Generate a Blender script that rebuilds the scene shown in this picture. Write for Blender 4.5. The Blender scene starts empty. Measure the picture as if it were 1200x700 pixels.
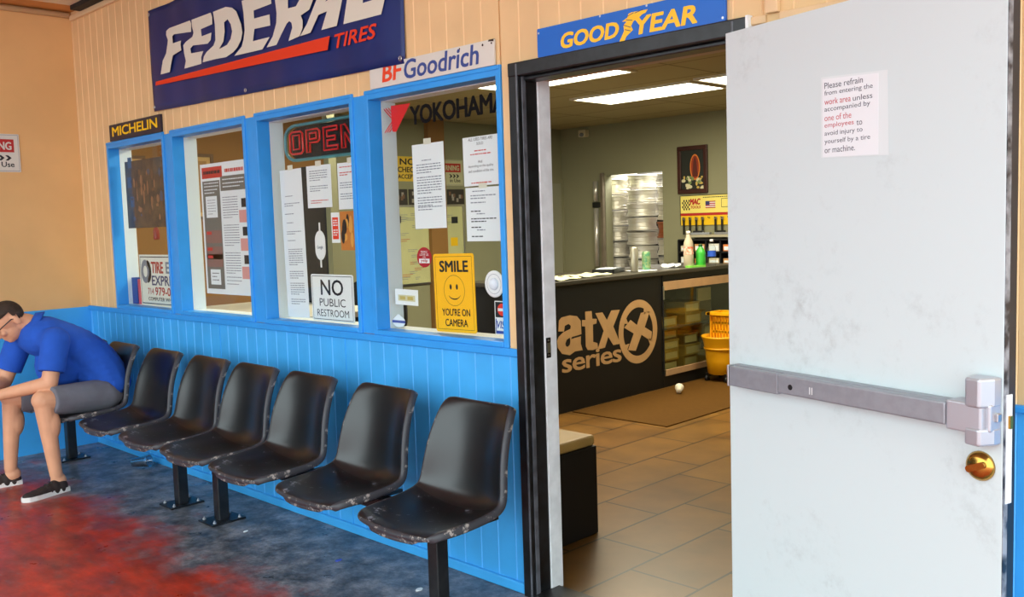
import bpy, math, random
from mathutils import Vector, Matrix
random.seed(7)
SC = bpy.context.scene
COL = SC.collection

# ------------------------------------------------------------------ camera
CAM_LENS = 32.733
cam_d = bpy.data.cameras.new('camera'); cam = bpy.data.objects.new('camera', cam_d)
COL.objects.link(cam); SC.camera = cam
cam_d.sensor_width = 36.0; cam_d.sensor_fit = 'HORIZONTAL'; cam_d.lens = CAM_LENS
cam_d.clip_start = 0.05; cam_d.clip_end = 100
yaw, pitch, roll = math.radians(44.666), math.radians(-4.729), math.radians(-1.815)
_f = Vector((-math.sin(yaw)*math.cos(pitch), math.cos(yaw)*math.cos(pitch), math.sin(pitch)))
_r = Vector((math.cos(yaw), math.sin(yaw), 0)); _u = _r.cross(_f)
_r, _u = math.cos(roll)*_r + math.sin(roll)*_u, -math.sin(roll)*_r + math.cos(roll)*_u
M3 = Matrix((_r, _u, -_f)).transposed()
cam.matrix_world = Matrix.Translation((2.541, -2.618, 1.5)) @ M3.to_4x4()

# ------------------------------------------------------------------ light and exposure
SKY_STRENGTH = 3.0
SKY_COLOR = (0.84, 0.97, 1.0)
TROFFER_WATTS = 29
STORE_WATTS = 120
SC.view_settings.view_transform = 'Standard'
SC.view_settings.look = 'None'
SC.view_settings.gamma = 1.0
SC.view_settings.use_curve_mapping = False
SC.view_settings.exposure = 0.3
world = bpy.data.worlds.new('overcast_sky'); SC.world = world; world.use_nodes = True
wb = world.node_tree.nodes['Background']
wb.inputs[0].default_value = (*SKY_COLOR, 1); wb.inputs[1].default_value = SKY_STRENGTH

# ------------------------------------------------------------------ helpers
def lin(c):
    return tuple((x/255/12.92 if x/255 <= .04045 else ((x/255+.055)/1.055)**2.4) for x in c)

def mat(name, rgb, rough=.6, metal=0, var=.0, scale=6, rgb2=None, bump=0, emit=0, spec=.5, coat=0):
    """procedural principled material; rgb is sRGB 0-255; var = strength of noise mottling"""
    m = bpy.data.materials.new(name); m.use_nodes = True
    nt = m.node_tree; b = nt.nodes['Principled BSDF']; L = nt.links
    b.inputs['Roughness'].default_value = rough; b.inputs['Metallic'].default_value = metal
    b.inputs['Specular IOR Level'].default_value = spec
    if coat: b.inputs['Coat Weight'].default_value = coat
    c = lin(rgb)
    b.inputs['Base Color'].default_value = (*c, 1)
    if var or rgb2 or bump:
        tc = nt.nodes.new('ShaderNodeTexCoord'); n = nt.nodes.new('ShaderNodeTexNoise')
        n.inputs['Scale'].default_value = scale; n.inputs['Detail'].default_value = 5
        L.new(tc.outputs['Object'], n.inputs['Vector'])
        if var or rgb2:
            r = nt.nodes.new('ShaderNodeValToRGB')
            c2 = lin(rgb2) if rgb2 else tuple(x*(1-var) for x in c)
            r.color_ramp.elements[0].position = .38; r.color_ramp.elements[1].position = .62
            r.color_ramp.elements[0].color = (*c2, 1); r.color_ramp.elements[1].color = (*c, 1)
            L.new(n.outputs[0], r.inputs[0]); L.new(r.outputs[0], b.inputs['Base Color'])
        if bump:
            bp = nt.nodes.new('ShaderNodeBump'); bp.inputs['Strength'].default_value = bump
            bp.inputs['Distance'].default_value = .01
            L.new(n.outputs[0], bp.inputs['Height']); L.new(bp.outputs[0], b.inputs['Normal'])
    if emit:
        b.inputs['Emission Color'].default_value = (*c, 1); b.inputs['Emission Strength'].default_value = emit
    return m

def glass_mat(name, tint=(1, 1, 1), refl=.7, rough=0.0):
    m = bpy.data.materials.new(name); m.use_nodes = True; nt = m.node_tree; nt.nodes.clear()
    o = nt.nodes.new('ShaderNodeOutputMaterial'); mx = nt.nodes.new('ShaderNodeMixShader')
    t = nt.nodes.new('ShaderNodeBsdfTransparent'); g = nt.nodes.new('ShaderNodeBsdfGlossy')
    fr = nt.nodes.new('ShaderNodeLayerWeight'); pw = nt.nodes.new('ShaderNodeMath'); pw.operation = 'POWER'; pw.inputs[1].default_value = 3.5; mu = nt.nodes.new('ShaderNodeMath'); mu.operation = 'MULTIPLY'
    t.inputs[0].default_value = (*tint, 1); g.inputs['Roughness'].default_value = rough
    mu.operation = 'MULTIPLY_ADD'; mu.inputs[1].default_value = refl; mu.inputs[2].default_value = .012*refl
    L = nt.links
    L.new(fr.outputs['Facing'], pw.inputs[0]); L.new(pw.outputs[0], mu.inputs[0]); L.new(mu.outputs[0], mx.inputs[0])
    L.new(t.outputs[0], mx.inputs[1]); L.new(g.outputs[0], mx.inputs[2]); L.new(mx.outputs[0], o.inputs[0])
    return m

class Frame:
    """maps local (a right, b up, c out of the surface) into the place"""
    def __init__(s, o, a, b, c): s.o, s.a, s.b, s.c = Vector(o), Vector(a), Vector(b), Vector(c)
    def __call__(s, p): return s.o + s.a*p[0] + s.b*p[1] + s.c*p[2]
    def at(s, a, b, c=0): return Frame(s((a, b, c)), s.a, s.b, s.c)
    def rot(s, deg):
        t = math.radians(deg); return Frame(s.o, s.a*math.cos(t)+s.b*math.sin(t), -s.a*math.sin(t)+s.b*math.cos(t), s.c)
IDF = Frame((0,0,0), (1,0,0), (0,1,0), (0,0,1))
def front(x, z, y=0): return Frame((x, y, z), (1,0,0), (0,0,1), (0,-1,0))      # on the front wall, seen from outside
def facing_x(y, z, x): return Frame((x, y, z), (0,1,0), (0,0,1), (1,0,0))       # on a wall that faces +x

_text_cache = {}
def text_geo(s, bold=0.0, shear=0.0, spacing=1.0):
    k = (s, bold, shear, spacing)
    if k in _text_cache: return _text_cache[k]
    cu = bpy.data.curves.new('text', 'FONT'); cu.body = s; cu.size = 1; cu.offset = bold; cu.shear = shear
    cu.space_character = spacing; cu.resolution_u = 3; cu.fill_mode = 'FRONT'
    o = bpy.data.objects.new('text', cu); COL.objects.link(o)
    bpy.context.view_layer.update()
    dg = bpy.context.evaluated_depsgraph_get()
    me = bpy.data.meshes.new_from_object(o.evaluated_get(dg))
    vs = [tuple(v.co) for v in me.vertices]; fs = [tuple(p.vertices) for p in me.polygons]
    bpy.data.objects.remove(o); bpy.data.curves.remove(cu); bpy.data.meshes.remove(me)
    _text_cache[k] = (vs, fs); return vs, fs

class MB:
    def __init__(s): s.v, s.f, s.m, s.sm = [], [], [], []; s.fr = IDF
    def add(s, vs, fs, mi=0, smooth=False, fr=None):
        fr = fr or s.fr; n = len(s.v)
        s.v += [fr(p) for p in vs]
        for q in fs:
            s.f.append([i+n for i in q]); s.m.append(mi); s.sm.append(smooth)
        return s
    def box(s, x0, x1, y0, y1, z0, z1, mi=0, fr=None):
        vs = [(x,y,z) for z in (z0,z1) for y in (y0,y1) for x in (x0,x1)]
        return s.add(vs, [(0,2,3,1),(4,5,7,6),(0,1,5,4),(2,6,7,3),(0,4,6,2),(1,3,7,5)], mi, False, fr)
    def rect(s, a0, b0, a1, b1, c, mi=0, fr=None):
        return s.add([(a0,b0,c),(a1,b0,c),(a1,b1,c),(a0,b1,c)], [(0,1,2,3)], mi, False, fr)
    def prism(s, pts, c0, c1, mi=0, fr=None, holes=()):
        """outline in (a,b) extruded from c0 to c1 (holes only on a flat face: c0 == c1 skips sides)"""
        from mathutils.geometry import tessellate_polygon
        loops = [pts] + list(holes)
        flat = [p for l in loops for p in l]
        tris = tessellate_polygon([[Vector((p[0],p[1],0)) for p in l] for l in loops])
        n = len(flat)
        vs = [(p[0],p[1],c1) for p in flat]; fs = []
        for t in tris:
            a, b, c = (flat[i] for i in t)
            ar = (b[0]-a[0])*(c[1]-a[1])-(c[0]-a[0])*(b[1]-a[1])
            fs.append(t if ar > 0 else t[::-1])
        if c0 != c1:
            vs += [(p[0],p[1],c0) for p in flat]
            fs += [tuple(i+n for i in t[::-1]) for t in fs]
            k = 0
            for l in loops:
                m = len(l)
                for i in range(m):
                    j = (i+1) % m; fs.append((k+i, k+n+i, k+n+j, k+j))
                k += m
        return s.add(vs, fs, mi, False, fr)
    def disc(s, a, b, c, ra, rb=None, mi=0, n=40, fr=None, c0=None):
        rb = rb or ra
        return s.prism([(a+ra*math.cos(2*math.pi*i/n), b+rb*math.sin(2*math.pi*i/n)) for i in range(n)], c if c0 is None else c0, c, mi, fr)
    def ring(s, a, b, c, r0, r1, mi=0, n=48, fr=None, ky=1.0, t0=0, t1=360):
        full = (t1-t0) >= 360; k = n if full else n+1
        vs = []
        for i in range(k):
            t = math.radians(t0+(t1-t0)*i/n)
            for r in (r0, r1): vs.append((a+r*math.cos(t), b+r*math.sin(t)*ky, c))
        fs = [(2*i, 2*i+1, (2*i+3) % (2*k), (2*i+2) % (2*k)) for i in range(n)]
        return s.add(vs, fs, mi, False, fr)
    def text(s, t, a, b, w, h, c, mi=0, bold=0.0, shear=0.0, fr=None, sp=1.0):
        vs, fs = text_geo(t, 0, shear, sp)
        d = bold/.72*h
        a, b, w, h = a+d, b+d*.6, w-2*d, h-1.2*d
        x0 = min(v[0] for v in vs); x1 = max(v[0] for v in vs); y0 = min(v[1] for v in vs); y1 = max(v[1] for v in vs)
        for k, (dx, dy) in enumerate(((0,0),) if not d else ((-d,0),(d,0),(-d*.7,d*.6),(d*.7,d*.6),(-d*.7,-d*.6),(d*.7,-d*.6),(0,0))):      # heavier strokes
            s.add([(a+dx+(v[0]-x0)/(x1-x0)*w, b+dy+(v[1]-y0)/(y1-y0)*h, c+k*.00015) for v in vs], fs, mi, False, fr)
        return s
    def lathe(s, prof, cx=0, cy=0, cz=0, mi=0, n=32, smooth=True, fr=None, axis='z', cap=True, ky=1.0):
        """prof: (radius, height) from bottom to top"""
        vs, fs = [], []
        for r, h in prof:
            for i in range(n):
                t = 2*math.pi*i/n; p = (r*math.cos(t), r*math.sin(t)*ky, h)
                if axis == 'x': p = (p[2], p[0], p[1])
                if axis == 'y': p = (p[0], p[2], -p[1])
                vs.append((p[0]+cx, p[1]+cy, p[2]+cz))
        for j in range(len(prof)-1):
            for i in range(n):
                k = (i+1) % n; fs.append((j*n+i, j*n+k, (j+1)*n+k, (j+1)*n+i))
        if cap:
            if prof[0][0] > 1e-6: fs.append(tuple(range(n-1, -1, -1)))
            if prof[-1][0] > 1e-6: fs.append(tuple((len(prof)-1)*n+i for i in range(n)))
        return s.add(vs, fs, mi, smooth, fr)
    def tube(s, pts, r, mi=0, n=8, closed=False, smooth=True, fr=None):
        fr = fr or s.fr; P = [Vector(fr(p)) for p in pts]; m = len(P)
        rr = r if isinstance(r, (list, tuple)) else [r]*m
        vs, fs = [], []; up = None
        for i, p in enumerate(P):
            a = P[i-1] if (i > 0 or closed) else p; b = P[(i+1) % m] if (i < m-1 or closed) else p
            t = (b-a).normalized()
            if up is None:
                up = t.orthogonal().normalized()
            up = (up - t*up.dot(t)).normalized(); q = t.cross(up)
            for k in range(n):
                g = 2*math.pi*k/n; vs.append(p + (up*math.cos(g)+q*math.sin(g))*rr[i])
        for j in range(m if closed else m-1):
            j2 = (j+1) % m
            for k in range(n):
                k2 = (k+1) % n; fs.append((j*n+k, j*n+k2, j2*n+k2, j2*n+k))
        if not closed: fs += [tuple(range(n-1,-1,-1)), tuple((m-1)*n+k for k in range(n))]
        return s.add(vs, fs, mi, smooth, IDF)
    def ell(s, c, r, mi=0, M=None, n=16, k=10, smooth=True):
        """ellipsoid with centre c, radii r and optional 3x3 axes M"""
        vs, fs = [], []
        c = Vector(c)
        for j in range(k+1):
            ph = math.pi*j/k
            for i in range(n):
                t = 2*math.pi*i/n
                p = Vector((r[0]*math.sin(ph)*math.cos(t), r[1]*math.sin(ph)*math.sin(t), -r[2]*math.cos(ph)))
                if M is not None: p = M @ p
                vs.append(c+p)
        for j in range(k):
            for i in range(n):
                q = (i+1) % n; fs.append((j*n+i, j*n+q, (j+1)*n+q, (j+1)*n+i))
        return s.add(vs, fs, mi, smooth)
    def cap(s, p0, p1, r0, r1, mi=0, n=14):
        """tapered capsule"""
        p0, p1 = Vector(p0), Vector(p1); ax = (p1-p0).normalized(); u = ax.orthogonal().normalized(); w = ax.cross(u)
        rings = []
        for j in range(5): ph = math.pi/2*j/4; rings.append((p0-ax*r0*math.cos(ph), r0*math.sin(ph)))
        for j in range(5): ph = math.pi/2*j/4; rings.append((p1+ax*r1*math.sin(ph), r1*math.cos(ph)))
        vs, fs = [], []
        for c, r in rings:
            for i in range(n):
                t = 2*math.pi*i/n; vs.append(c+(u*math.cos(t)+w*math.sin(t))*max(r, 1e-4))
        for j in range(len(rings)-1):
            for i in range(n):
                q = (i+1) % n; fs.append((j*n+i, j*n+q, (j+1)*n+q, (j+1)*n+i))
        return s.add(vs, fs, mi, True)
    def cone(s, p0, p1, r0, r1, mi=0, n=20):
        p0, p1 = Vector(p0), Vector(p1); ax = (p1-p0).normalized(); u = ax.orthogonal().normalized(); w = ax.cross(u); vs = []
        for c, r in ((p0, r0), (p1, r1)):
            for i in range(n): t = 2*math.pi*i/n; vs.append(c+(u*math.cos(t)+w*math.sin(t))*r)
        return s.add(vs, [(i, (i+1) % n, n+(i+1) % n, n+i) for i in range(n)]+[tuple(range(n-1,-1,-1)), tuple(range(n, 2*n))], mi, True)
    def build(s, name, mats, parent=None, bevel=0, seg=2, loc=None, merge=False):
        if not isinstance(mats, (list, tuple)): mats = [mats]
        if parent is not None and loc is None:
            loc = wloc(parent)
        if loc is None:
            xs = [p[0] for p in s.v]; ys = [p[1] for p in s.v]
            loc = Vector(((min(xs)+max(xs))/2, (min(ys)+max(ys))/2, min(p[2] for p in s.v)))
        loc = Vector(loc)
        me = bpy.data.meshes.new(name); me.from_pydata([Vector(p)-loc for p in s.v], [], s.f)
        for m in mats: me.materials.append(m)
        me.polygons.foreach_set('material_index', s.m); me.polygons.foreach_set('use_smooth', s.sm)
        me.update()
        if merge:
            import bmesh
            bm = bmesh.new(); bm.from_mesh(me); bmesh.ops.remove_doubles(bm, verts=bm.verts, dist=1e-5)
            bmesh.ops.recalc_face_normals(bm, faces=bm.faces); bm.to_mesh(me); bm.free()
        o = bpy.data.objects.new(name, me); COL.objects.link(o)
        if parent is not None:
            o.parent = parent; o.location = loc - wloc(parent)
        else: o.location = loc
        if bevel:
            b = o.modifiers.new('bevel', 'BEVEL'); b.width = bevel; b.segments = seg; b.limit_method = 'ANGLE'; b.angle_limit = math.radians(40)
        return o

def wloc(o):
    l = Vector((0,0,0))
    while o is not None: l = l + o.location; o = o.parent
    return l

def tag(o, label, cat, group=None, kind=None):
    o['label'] = label; o['category'] = cat
    if group: o['group'] = group
    if kind: o['kind'] = kind
    return o

def thing(name, loc, label, cat, group=None, kind=None):
    o = bpy.data.objects.new(name, None); COL.objects.link(o); o.location = loc; o.empty_display_size = .1
    return tag(o, label, cat, group, kind)

def copy_tree(o, parent=None):
    c = o.copy(); COL.objects.link(c); c.parent = parent
    for ch in list(o.children): copy_tree(ch, c)
    return c

def baked(o, mods):
    """apply a list of (type, settings) modifiers into the mesh"""
    for t, st in mods:
        m = o.modifiers.new('m', t)
        for k, v in st.items(): setattr(m, k, v)
    bpy.context.view_layer.update()
    dg = bpy.context.evaluated_depsgraph_get()
    me = bpy.data.meshes.new_from_object(o.evaluated_get(dg))
    o.modifiers.clear(); old = o.data
    mats = list(old.materials)
    o.data = me
    if not me.materials:
        for m in mats: me.materials.append(m)
    for p in me.polygons: p.use_smooth = True
    return o

def round_rect(a0, b0, a1, b1, r, n=5):
    pts = []
    for cx, cy, t0 in ((a1-r, b0+r, -90), (a1-r, b1-r, 0), (a0+r, b1-r, 90), (a0+r, b0+r, 180)):
        for i in range(n+1):
            t = math.radians(t0+90*i/n); pts.append((cx+r*math.cos(t), cy+r*math.sin(t)))
    return pts

# ------------------------------------------------------------------ materials of the setting
M = {}
M['tan'] = mat('tan_paint', (232,196,144), .65, var=.10, scale=3)
M['tan_left'] = mat('tan_stucco_paint', (228,182,122), .8, var=.08, scale=2.5, bump=.15)
M['blue'] = mat('blue_paint', (64,172,244), .5, var=.12, scale=4)
M['blue_trim'] = mat('blue_trim_paint', (48,154,236), .4, var=.06, scale=8)
M['black_paint'] = mat('black_frame_paint', (11,12,14), .35, var=.25, scale=18, rgb2=(28,30,34))
M['white_paint'] = mat('white_jamb_paint', (240,243,246), .5, var=.14, scale=14)
M['inner_wall'] = mat('olive_grey_wall_paint', (142,141,112), .7, var=.05, scale=2)
M['inner_tan'] = mat('ochre_wall_paint', (148,106,54), .7, var=.08, scale=2)
M['grey_trim'] = mat('grey_inner_trim', (226,236,242), .5)
M['dark'] = mat('black_plastic', (18,19,21), .4)
M['black_matte'] = mat('black_matte', (20,22,24), .7)
M['white'] = mat('white_sheet', (232,234,234), .6)
M['paper'] = mat('white_paper', (228,232,236), .7)
M['ink'] = mat('black_ink', (22,24,30), .7)
M['grey_ink'] = mat('grey_ink', (128,134,146), .8)
M['red_ink'] = mat('red_ink', (196,52,42), .7)
M['orange_ink'] = mat('orange_red_ink', (232,66,20), .6)
M['silver'] = mat('brushed_silver', (160,164,172), .42, metal=.5, var=.08, scale=40)
M['steel'] = mat('steel', (190,190,192), .3, metal=1)
M['brass'] = mat('brass', (196,150,70), .22, metal=1)
M['wood_tan'] = mat('tan_wood_strip', (196,158,116), .5, var=.1, scale=10)

def floor_material():
    m = bpy.data.materials.new('worn_painted_concrete'); m.use_nodes = True; nt = m.node_tree; L = nt.links
    b = nt.nodes['Principled BSDF']
    tc = nt.nodes.new('ShaderNodeTexCoord'); sp = nt.nodes.new('ShaderNodeSeparateXYZ')
    L.new(tc.outputs['Object'], sp.inputs[0])
    def noise(scale, det=6, rough=.6, sc=(1,1,1)):
        mp = nt.nodes.new('ShaderNodeMapping'); mp.inputs['Scale'].default_value = sc
        n = nt.nodes.new('ShaderNodeTexNoise'); n.inputs['Scale'].default_value = scale
        n.inputs['Detail'].default_value = det; n.inputs['Roughness'].default_value = rough
        L.new(tc.outputs['Object'], mp.inputs[0]); L.new(mp.outputs[0], n.inputs['Vector']); return n.outputs[0]
    def math_(op, a, bb=None, clamp=False):
        n = nt.nodes.new('ShaderNodeMath'); n.operation = op; n.use_clamp = clamp
        for i, x in enumerate((a, bb)):
            if x is None: continue
            if isinstance(x, (int, float)): n.inputs[i].default_value = x
            else: L.new(x, n.inputs[i])
        return n.outputs[0]
    def ramp(x, stops):
        r = nt.nodes.new('ShaderNodeValToRGB'); L.new(x, r.inputs[0])
        while len(r.color_ramp.elements) < len(stops): r.color_ramp.elements.new(.5)
        for e, (p, c) in zip(r.color_ramp.elements, stops): e.position = p; e.color = (*lin(c), 1)
        return r.outputs[0]
    def mixc(fac, a, bb):
        n = nt.nodes.new('ShaderNodeMix'); n.data_type = 'RGBA'
        L.new(fac, n.inputs['Factor']); L.new(a, n.inputs['A']); L.new(bb, n.inputs['B']); return n.outputs['Result']
    grey = ramp(noise(7, 10, .78, (1, 1, 1)), [(.36, (52,54,60)), (.50, (104,106,112)), (.64, (156,152,156))])
    red = ramp(noise(4, 8, .65, (1, 2.2, 1)), [(.30, (104,42,34)), (.48, (156,50,28)), (.68, (202,58,22))])
    # the red coat survives away from the wall and in a few worn islands nearer to it
    away = math_('MULTIPLY', math_('ADD', sp.outputs[1], .62), -1.5)
    wob = math_('MULTIPLY', math_('SUBTRACT', noise(1.7, 7, .68), .5), 2.4)
    f1 = math_('MULTIPLY', math_('ADD', math_('ADD', away, wob), .1), 2.2, True)
    isl = math_('MULTIPLY', math_('SUBTRACT', noise(2.3, 6, .7, (1, 1.6, 1)), .60), 9, True)
    isl = math_('MULTIPLY', isl, .55)
    fac = math_('MAXIMUM', f1, isl)
    wear = math_('MULTIPLY', math_('SUBTRACT', noise(9, 8, .75, (1, 2, 1)), .56), 5, True)
    fac = math_('MULTIPLY', fac, math_('SUBTRACT', 1.0, math_('MULTIPLY', wear, .8)))
    col = mixc(fac, grey, red)
    # pale scuffs
    sc = math_('MULTIPLY', math_('SUBTRACT', noise(26, 4, .6, (1, 1, 1)), .70), 7, True)
    pale = ramp(noise(3), [(0, (150,140,150)), (1, (196,186,182))])
    col = mixc(math_('MULTIPLY', sc, .55), col, pale)
    L.new(col, b.inputs['Base Color'])
    L.new(ramp(noise(6), [(.3, (135,135,135)), (.7, (190,190,190))]), b.inputs['Roughness'])
    bp = nt.nodes.new('ShaderNodeBump'); bp.inputs['Strength'].default_value = .12; bp.inputs['Distance'].default_value = .01
    L.new(noise(14, 8), bp.inputs['Height']); L.new(bp.outputs[0], b.inputs['Normal'])
    return m
M['floor'] = floor_material()

def tile_material():
    m = bpy.data.materials.new('brown_floor_tile'); m.use_nodes = True; nt = m.node_tree; L = nt.links
    b = nt.nodes['Principled BSDF']
    tc = nt.nodes.new('ShaderNodeTexCoord'); mp = nt.nodes.new('ShaderNodeMapping')
    mp.inputs['Rotation'].default_value = (0, 0, math.radians(90)); mp.inputs['Location'].default_value = (.46, .185, 0)
    br = nt.nodes.new('ShaderNodeTexBrick'); br.offset = .34; br.squash = 1
    br.inputs['Scale'].default_value = 1; br.inputs['Brick Width'].default_value = .68; br.inputs['Row Height'].default_value = .343
    br.inputs['Mortar Size'].default_value = .006; br.inputs['Mortar Smooth'].default_value = .1
    br.inputs['Color1'].default_value = (*lin((112,76,30)), 1); br.inputs['Color2'].default_value = (*lin((124,88,38)), 1)
    br.inputs['Mortar'].default_value = (*lin((14,11,8)), 1)
    L.new(tc.outputs['Object'], mp.inputs[0]); L.new(mp.outputs[0], br.inputs['Vector'])
    n = nt.nodes.new('ShaderNodeTexNoise'); n.inputs['Scale'].default_value = 3; n.inputs['Detail'].default_value = 6
    L.new(tc.outputs['Object'], n.inputs['Vector'])
    mx = nt.nodes.new('ShaderNodeMix'); mx.data_type = 'RGBA'; mx.blend_type = 'MULTIPLY'
    rr = nt.nodes.new('ShaderNodeValToRGB'); rr.color_ramp.elements[0].color = (.55,.55,.55,1); rr.color_ramp.elements[1].color = (1.1,1.1,1.1,1)
    rr.color_ramp.elements[0].position = .3; rr.color_ramp.elements[1].position = .7
    L.new(n.outputs[0], rr.inputs[0]); mx.inputs['Factor'].default_value = 1
    L.new(br.outputs['Color'], mx.inputs['A']); L.new(rr.outputs[0], mx.inputs['B']); L.new(mx.outputs['Result'], b.inputs['Base Color'])
    b.inputs['Roughness'].default_value = .33
    return m
M['tile'] = tile_material()

def ceiling_material():
    m = bpy.data.materials.new('acoustic_ceiling_tile'); m.use_nodes = True; nt = m.node_tree; L = nt.links
    b = nt.nodes['Principled BSDF']; tc = nt.nodes.new('ShaderNodeTexCoord')
    br = nt.nodes.new('ShaderNodeTexBrick'); br.offset = 0
    mp = nt.nodes.new('ShaderNodeMapping'); mp.inputs['Location'].default_value = (.12, .10, 0)
    br.inputs['Scale'].default_value = 1; br.inputs['Brick Width'].default_value = 1.22; br.inputs['Row Height'].default_value = .61
    br.inputs['Mortar Size'].default_value = .011; br.inputs['Color1'].default_value = (*lin((176,164,122)), 1)
    br.inputs['Color2'].default_value = (*lin((168,156,116)), 1); br.inputs['Mortar'].default_value = (*lin((128,118,86)), 1)
    L.new(tc.outputs['Object'], mp.inputs[0]); L.new(mp.outputs[0], br.inputs['Vector']); L.new(br.outputs['Color'], b.inputs['Base Color'])
    b.inputs['Roughness'].default_value = .9
    return m
M['ceil_tile'] = ceiling_material()
M['glass'] = glass_mat('window_glass', (.97,.99,.98), .30)
M['case_glass'] = glass_mat('display_glass', (.85,.9,.85), 1.0)

# ------------------------------------------------------------------ the setting
XL = -4.29
WX = [(-3.81, -2.966), (-2.876, -2.002), (-1.90, -1.028), (-.934, -.057)]    # outer edges of the window casings
CW = .026                                                               # casing width
def st(o, label, cat): return tag(o, label, cat, kind='structure')

# outdoor floor and indoor floor
mb = MB(); mb.box(-6, 9, -12, .075, -.2, 0)
st(mb.build('floor', M['floor'], loc=(0,0,0)), 'worn dark grey concrete floor with red paint outside the shop', 'floor')
mb = MB(); mb.box(-5.0, 2.7, .075, 7.6, -.2, .004)
st(mb.build('floor', M['tile'], loc=(0,0,0)), 'brown rectangular floor tiles inside the office', 'floor')

# front wall: core with openings, grooved boards over it
mb = MB()
def wallcore(x0, x1, z0, z1, mi): mb.box(x0, x1, 0, .075, z0, z1, mi); mb.box(x0, x1, .075, .14, z0, z1, 2)
wallcore(XL, 0, 0, .985, 1); wallcore(1.026, 6, 0, .985, 1)
piers = [XL, -3.81+.02] ; xs = XL
for a, b_ in WX: wallcore(xs, a+.02, .985, 2.09, 0); xs = b_-.02
wallcore(xs, 0, .985, 2.09, 0); wallcore(1.026, 6, .985, 2.09, 0); wallcore(XL, 6, 2.09, 3.05, 0)
GP, G0 = .1027, -1.292
def boards(xa, xb, z0, z1, mi):
    k = math.floor((xa-G0)/GP)
    while G0+k*GP < xb:
        a, b_ = max(xa, G0+k*GP+.004), min(xb, G0+(k+1)*GP-.004)
        if b_-a > .004: mb.box(a, b_, -.008, 0, z0, z1, mi)
        x = G0+(k+1)*GP
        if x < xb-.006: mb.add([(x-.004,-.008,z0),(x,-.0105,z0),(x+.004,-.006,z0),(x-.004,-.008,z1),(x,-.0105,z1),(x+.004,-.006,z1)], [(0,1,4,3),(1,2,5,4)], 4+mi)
        k += 1
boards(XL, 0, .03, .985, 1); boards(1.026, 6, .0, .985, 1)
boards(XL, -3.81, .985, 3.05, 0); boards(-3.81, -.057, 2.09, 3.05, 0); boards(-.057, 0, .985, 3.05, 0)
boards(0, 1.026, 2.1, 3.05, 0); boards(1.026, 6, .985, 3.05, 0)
for x in (-1.188, -2.42, -3.64): mb.box(x-.008, x+.008, -.012, 0, .03, .97, 1)       # sheet joints
for a, b_ in zip(WX[:-1], WX[1:]): mb.box(a[1]-.005, b_[0]+.005, -.010, 0, 1.0, 2.094, 3)   # blue posts between the windows
st(mb.build('wall_front', [M['tan'], M['blue'], M['inner_wall'], M['blue_trim'], mat('lit_tan_bead', (238,202,152), .6), mat('lit_blue_bead', (84,178,246), .45)], loc=(0,0,0)), 'grooved shop front wall, tan above and blue below the windows', 'wall')  # paler bead colours paint in the light caught along the groove edges
mb = MB(); mb.box(XL, 0, -.024, -.008, .965, .998, 0); mb.box(1.026, 6, -.024, -.008, .965, .985, 0)
st(mb.build('trim_1', M['blue_trim'], bevel=.004), 'blue ledge strip running under the four windows', 'trim')
mb = MB(); mb.box(XL, 0, -.022, -.0, 0, .045, 0)
st(mb.build('baseboard_front', M['blue'], bevel=.006), 'blue base strip along the foot of the front wall', 'baseboard')
# left outdoor wall
mb = MB(); mb.box(XL-.14, XL, -1.9, 0, .99, 3.05, 0); mb.box(XL-.14, XL, -1.9, 0, 0, .99, 1); mb.box(XL-.14, XL-.05, -7, -1.9, 0, 3.05, 2)  # last stretch is unseen, added dark to dim what the chairs reflect
st(mb.build('wall_left', [M['tan_left'], M['blue'], mat('added_dark_wall', (44,44,46), .7)], loc=(0,0,0)), 'plain left side wall, tan above and blue below', 'wall')
# outdoor ceiling with conduit-like trims
M['soffit'] = mat('brown_soffit_board', (206,150,84), .7, var=.12, scale=5)
M['soffit_pale'] = mat('pale_soffit_panel', (232,228,206), .7, var=.05)
mb = MB(); mb.box(XL-.1, XL+.22, -7, .1, 3.05, 3.15, 0); mb.box(XL+.22, 3.0, -3.4, .1, 3.05, 3.15, 1); mb.box(XL+.22, 3.0, -.09, .0, 3.02, 3.05, 2)
st(mb.build('ceiling', [M['soffit'], M['soffit_pale'], M['black_matte']], loc=(0,0,0)), 'outdoor ceiling, brown board strip beside pale panels', 'ceiling')
M['trim_cream'] = mat('cream_trim_paint', (222,196,156), .5)
mb = MB(); mb.tube([(XL+.02, -7, 3.025), (XL+.02, -.03, 3.025)], .02)
st(mb.build('trim_2', M['trim_cream']), 'thin cream trim along the top of the left wall', 'trim')
mb = MB(); mb.box(XL+.03, 3, -.03, -.008, 2.985, 3.02)
st(mb.build('trim_3', M['trim_cream'], bevel=.005), 'thin cream trim along the top of the front wall', 'trim')
mb = MB(); mb.box(1.088, 1.13, -.028, -.008, 2.1, 3.0, 0); mb.box(1.03, 1.085, -.018, -.008, 2.075, 2.1, 0); mb.box(1.13, 2.2, -.018, -.008, 2.075, 2.1, 0)
st(mb.build('trim_4', mat('tan_trim_paint', (226,190,146), .55, var=.1), bevel=.003), 'tan upright and rail trim above the open door', 'trim')

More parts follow.
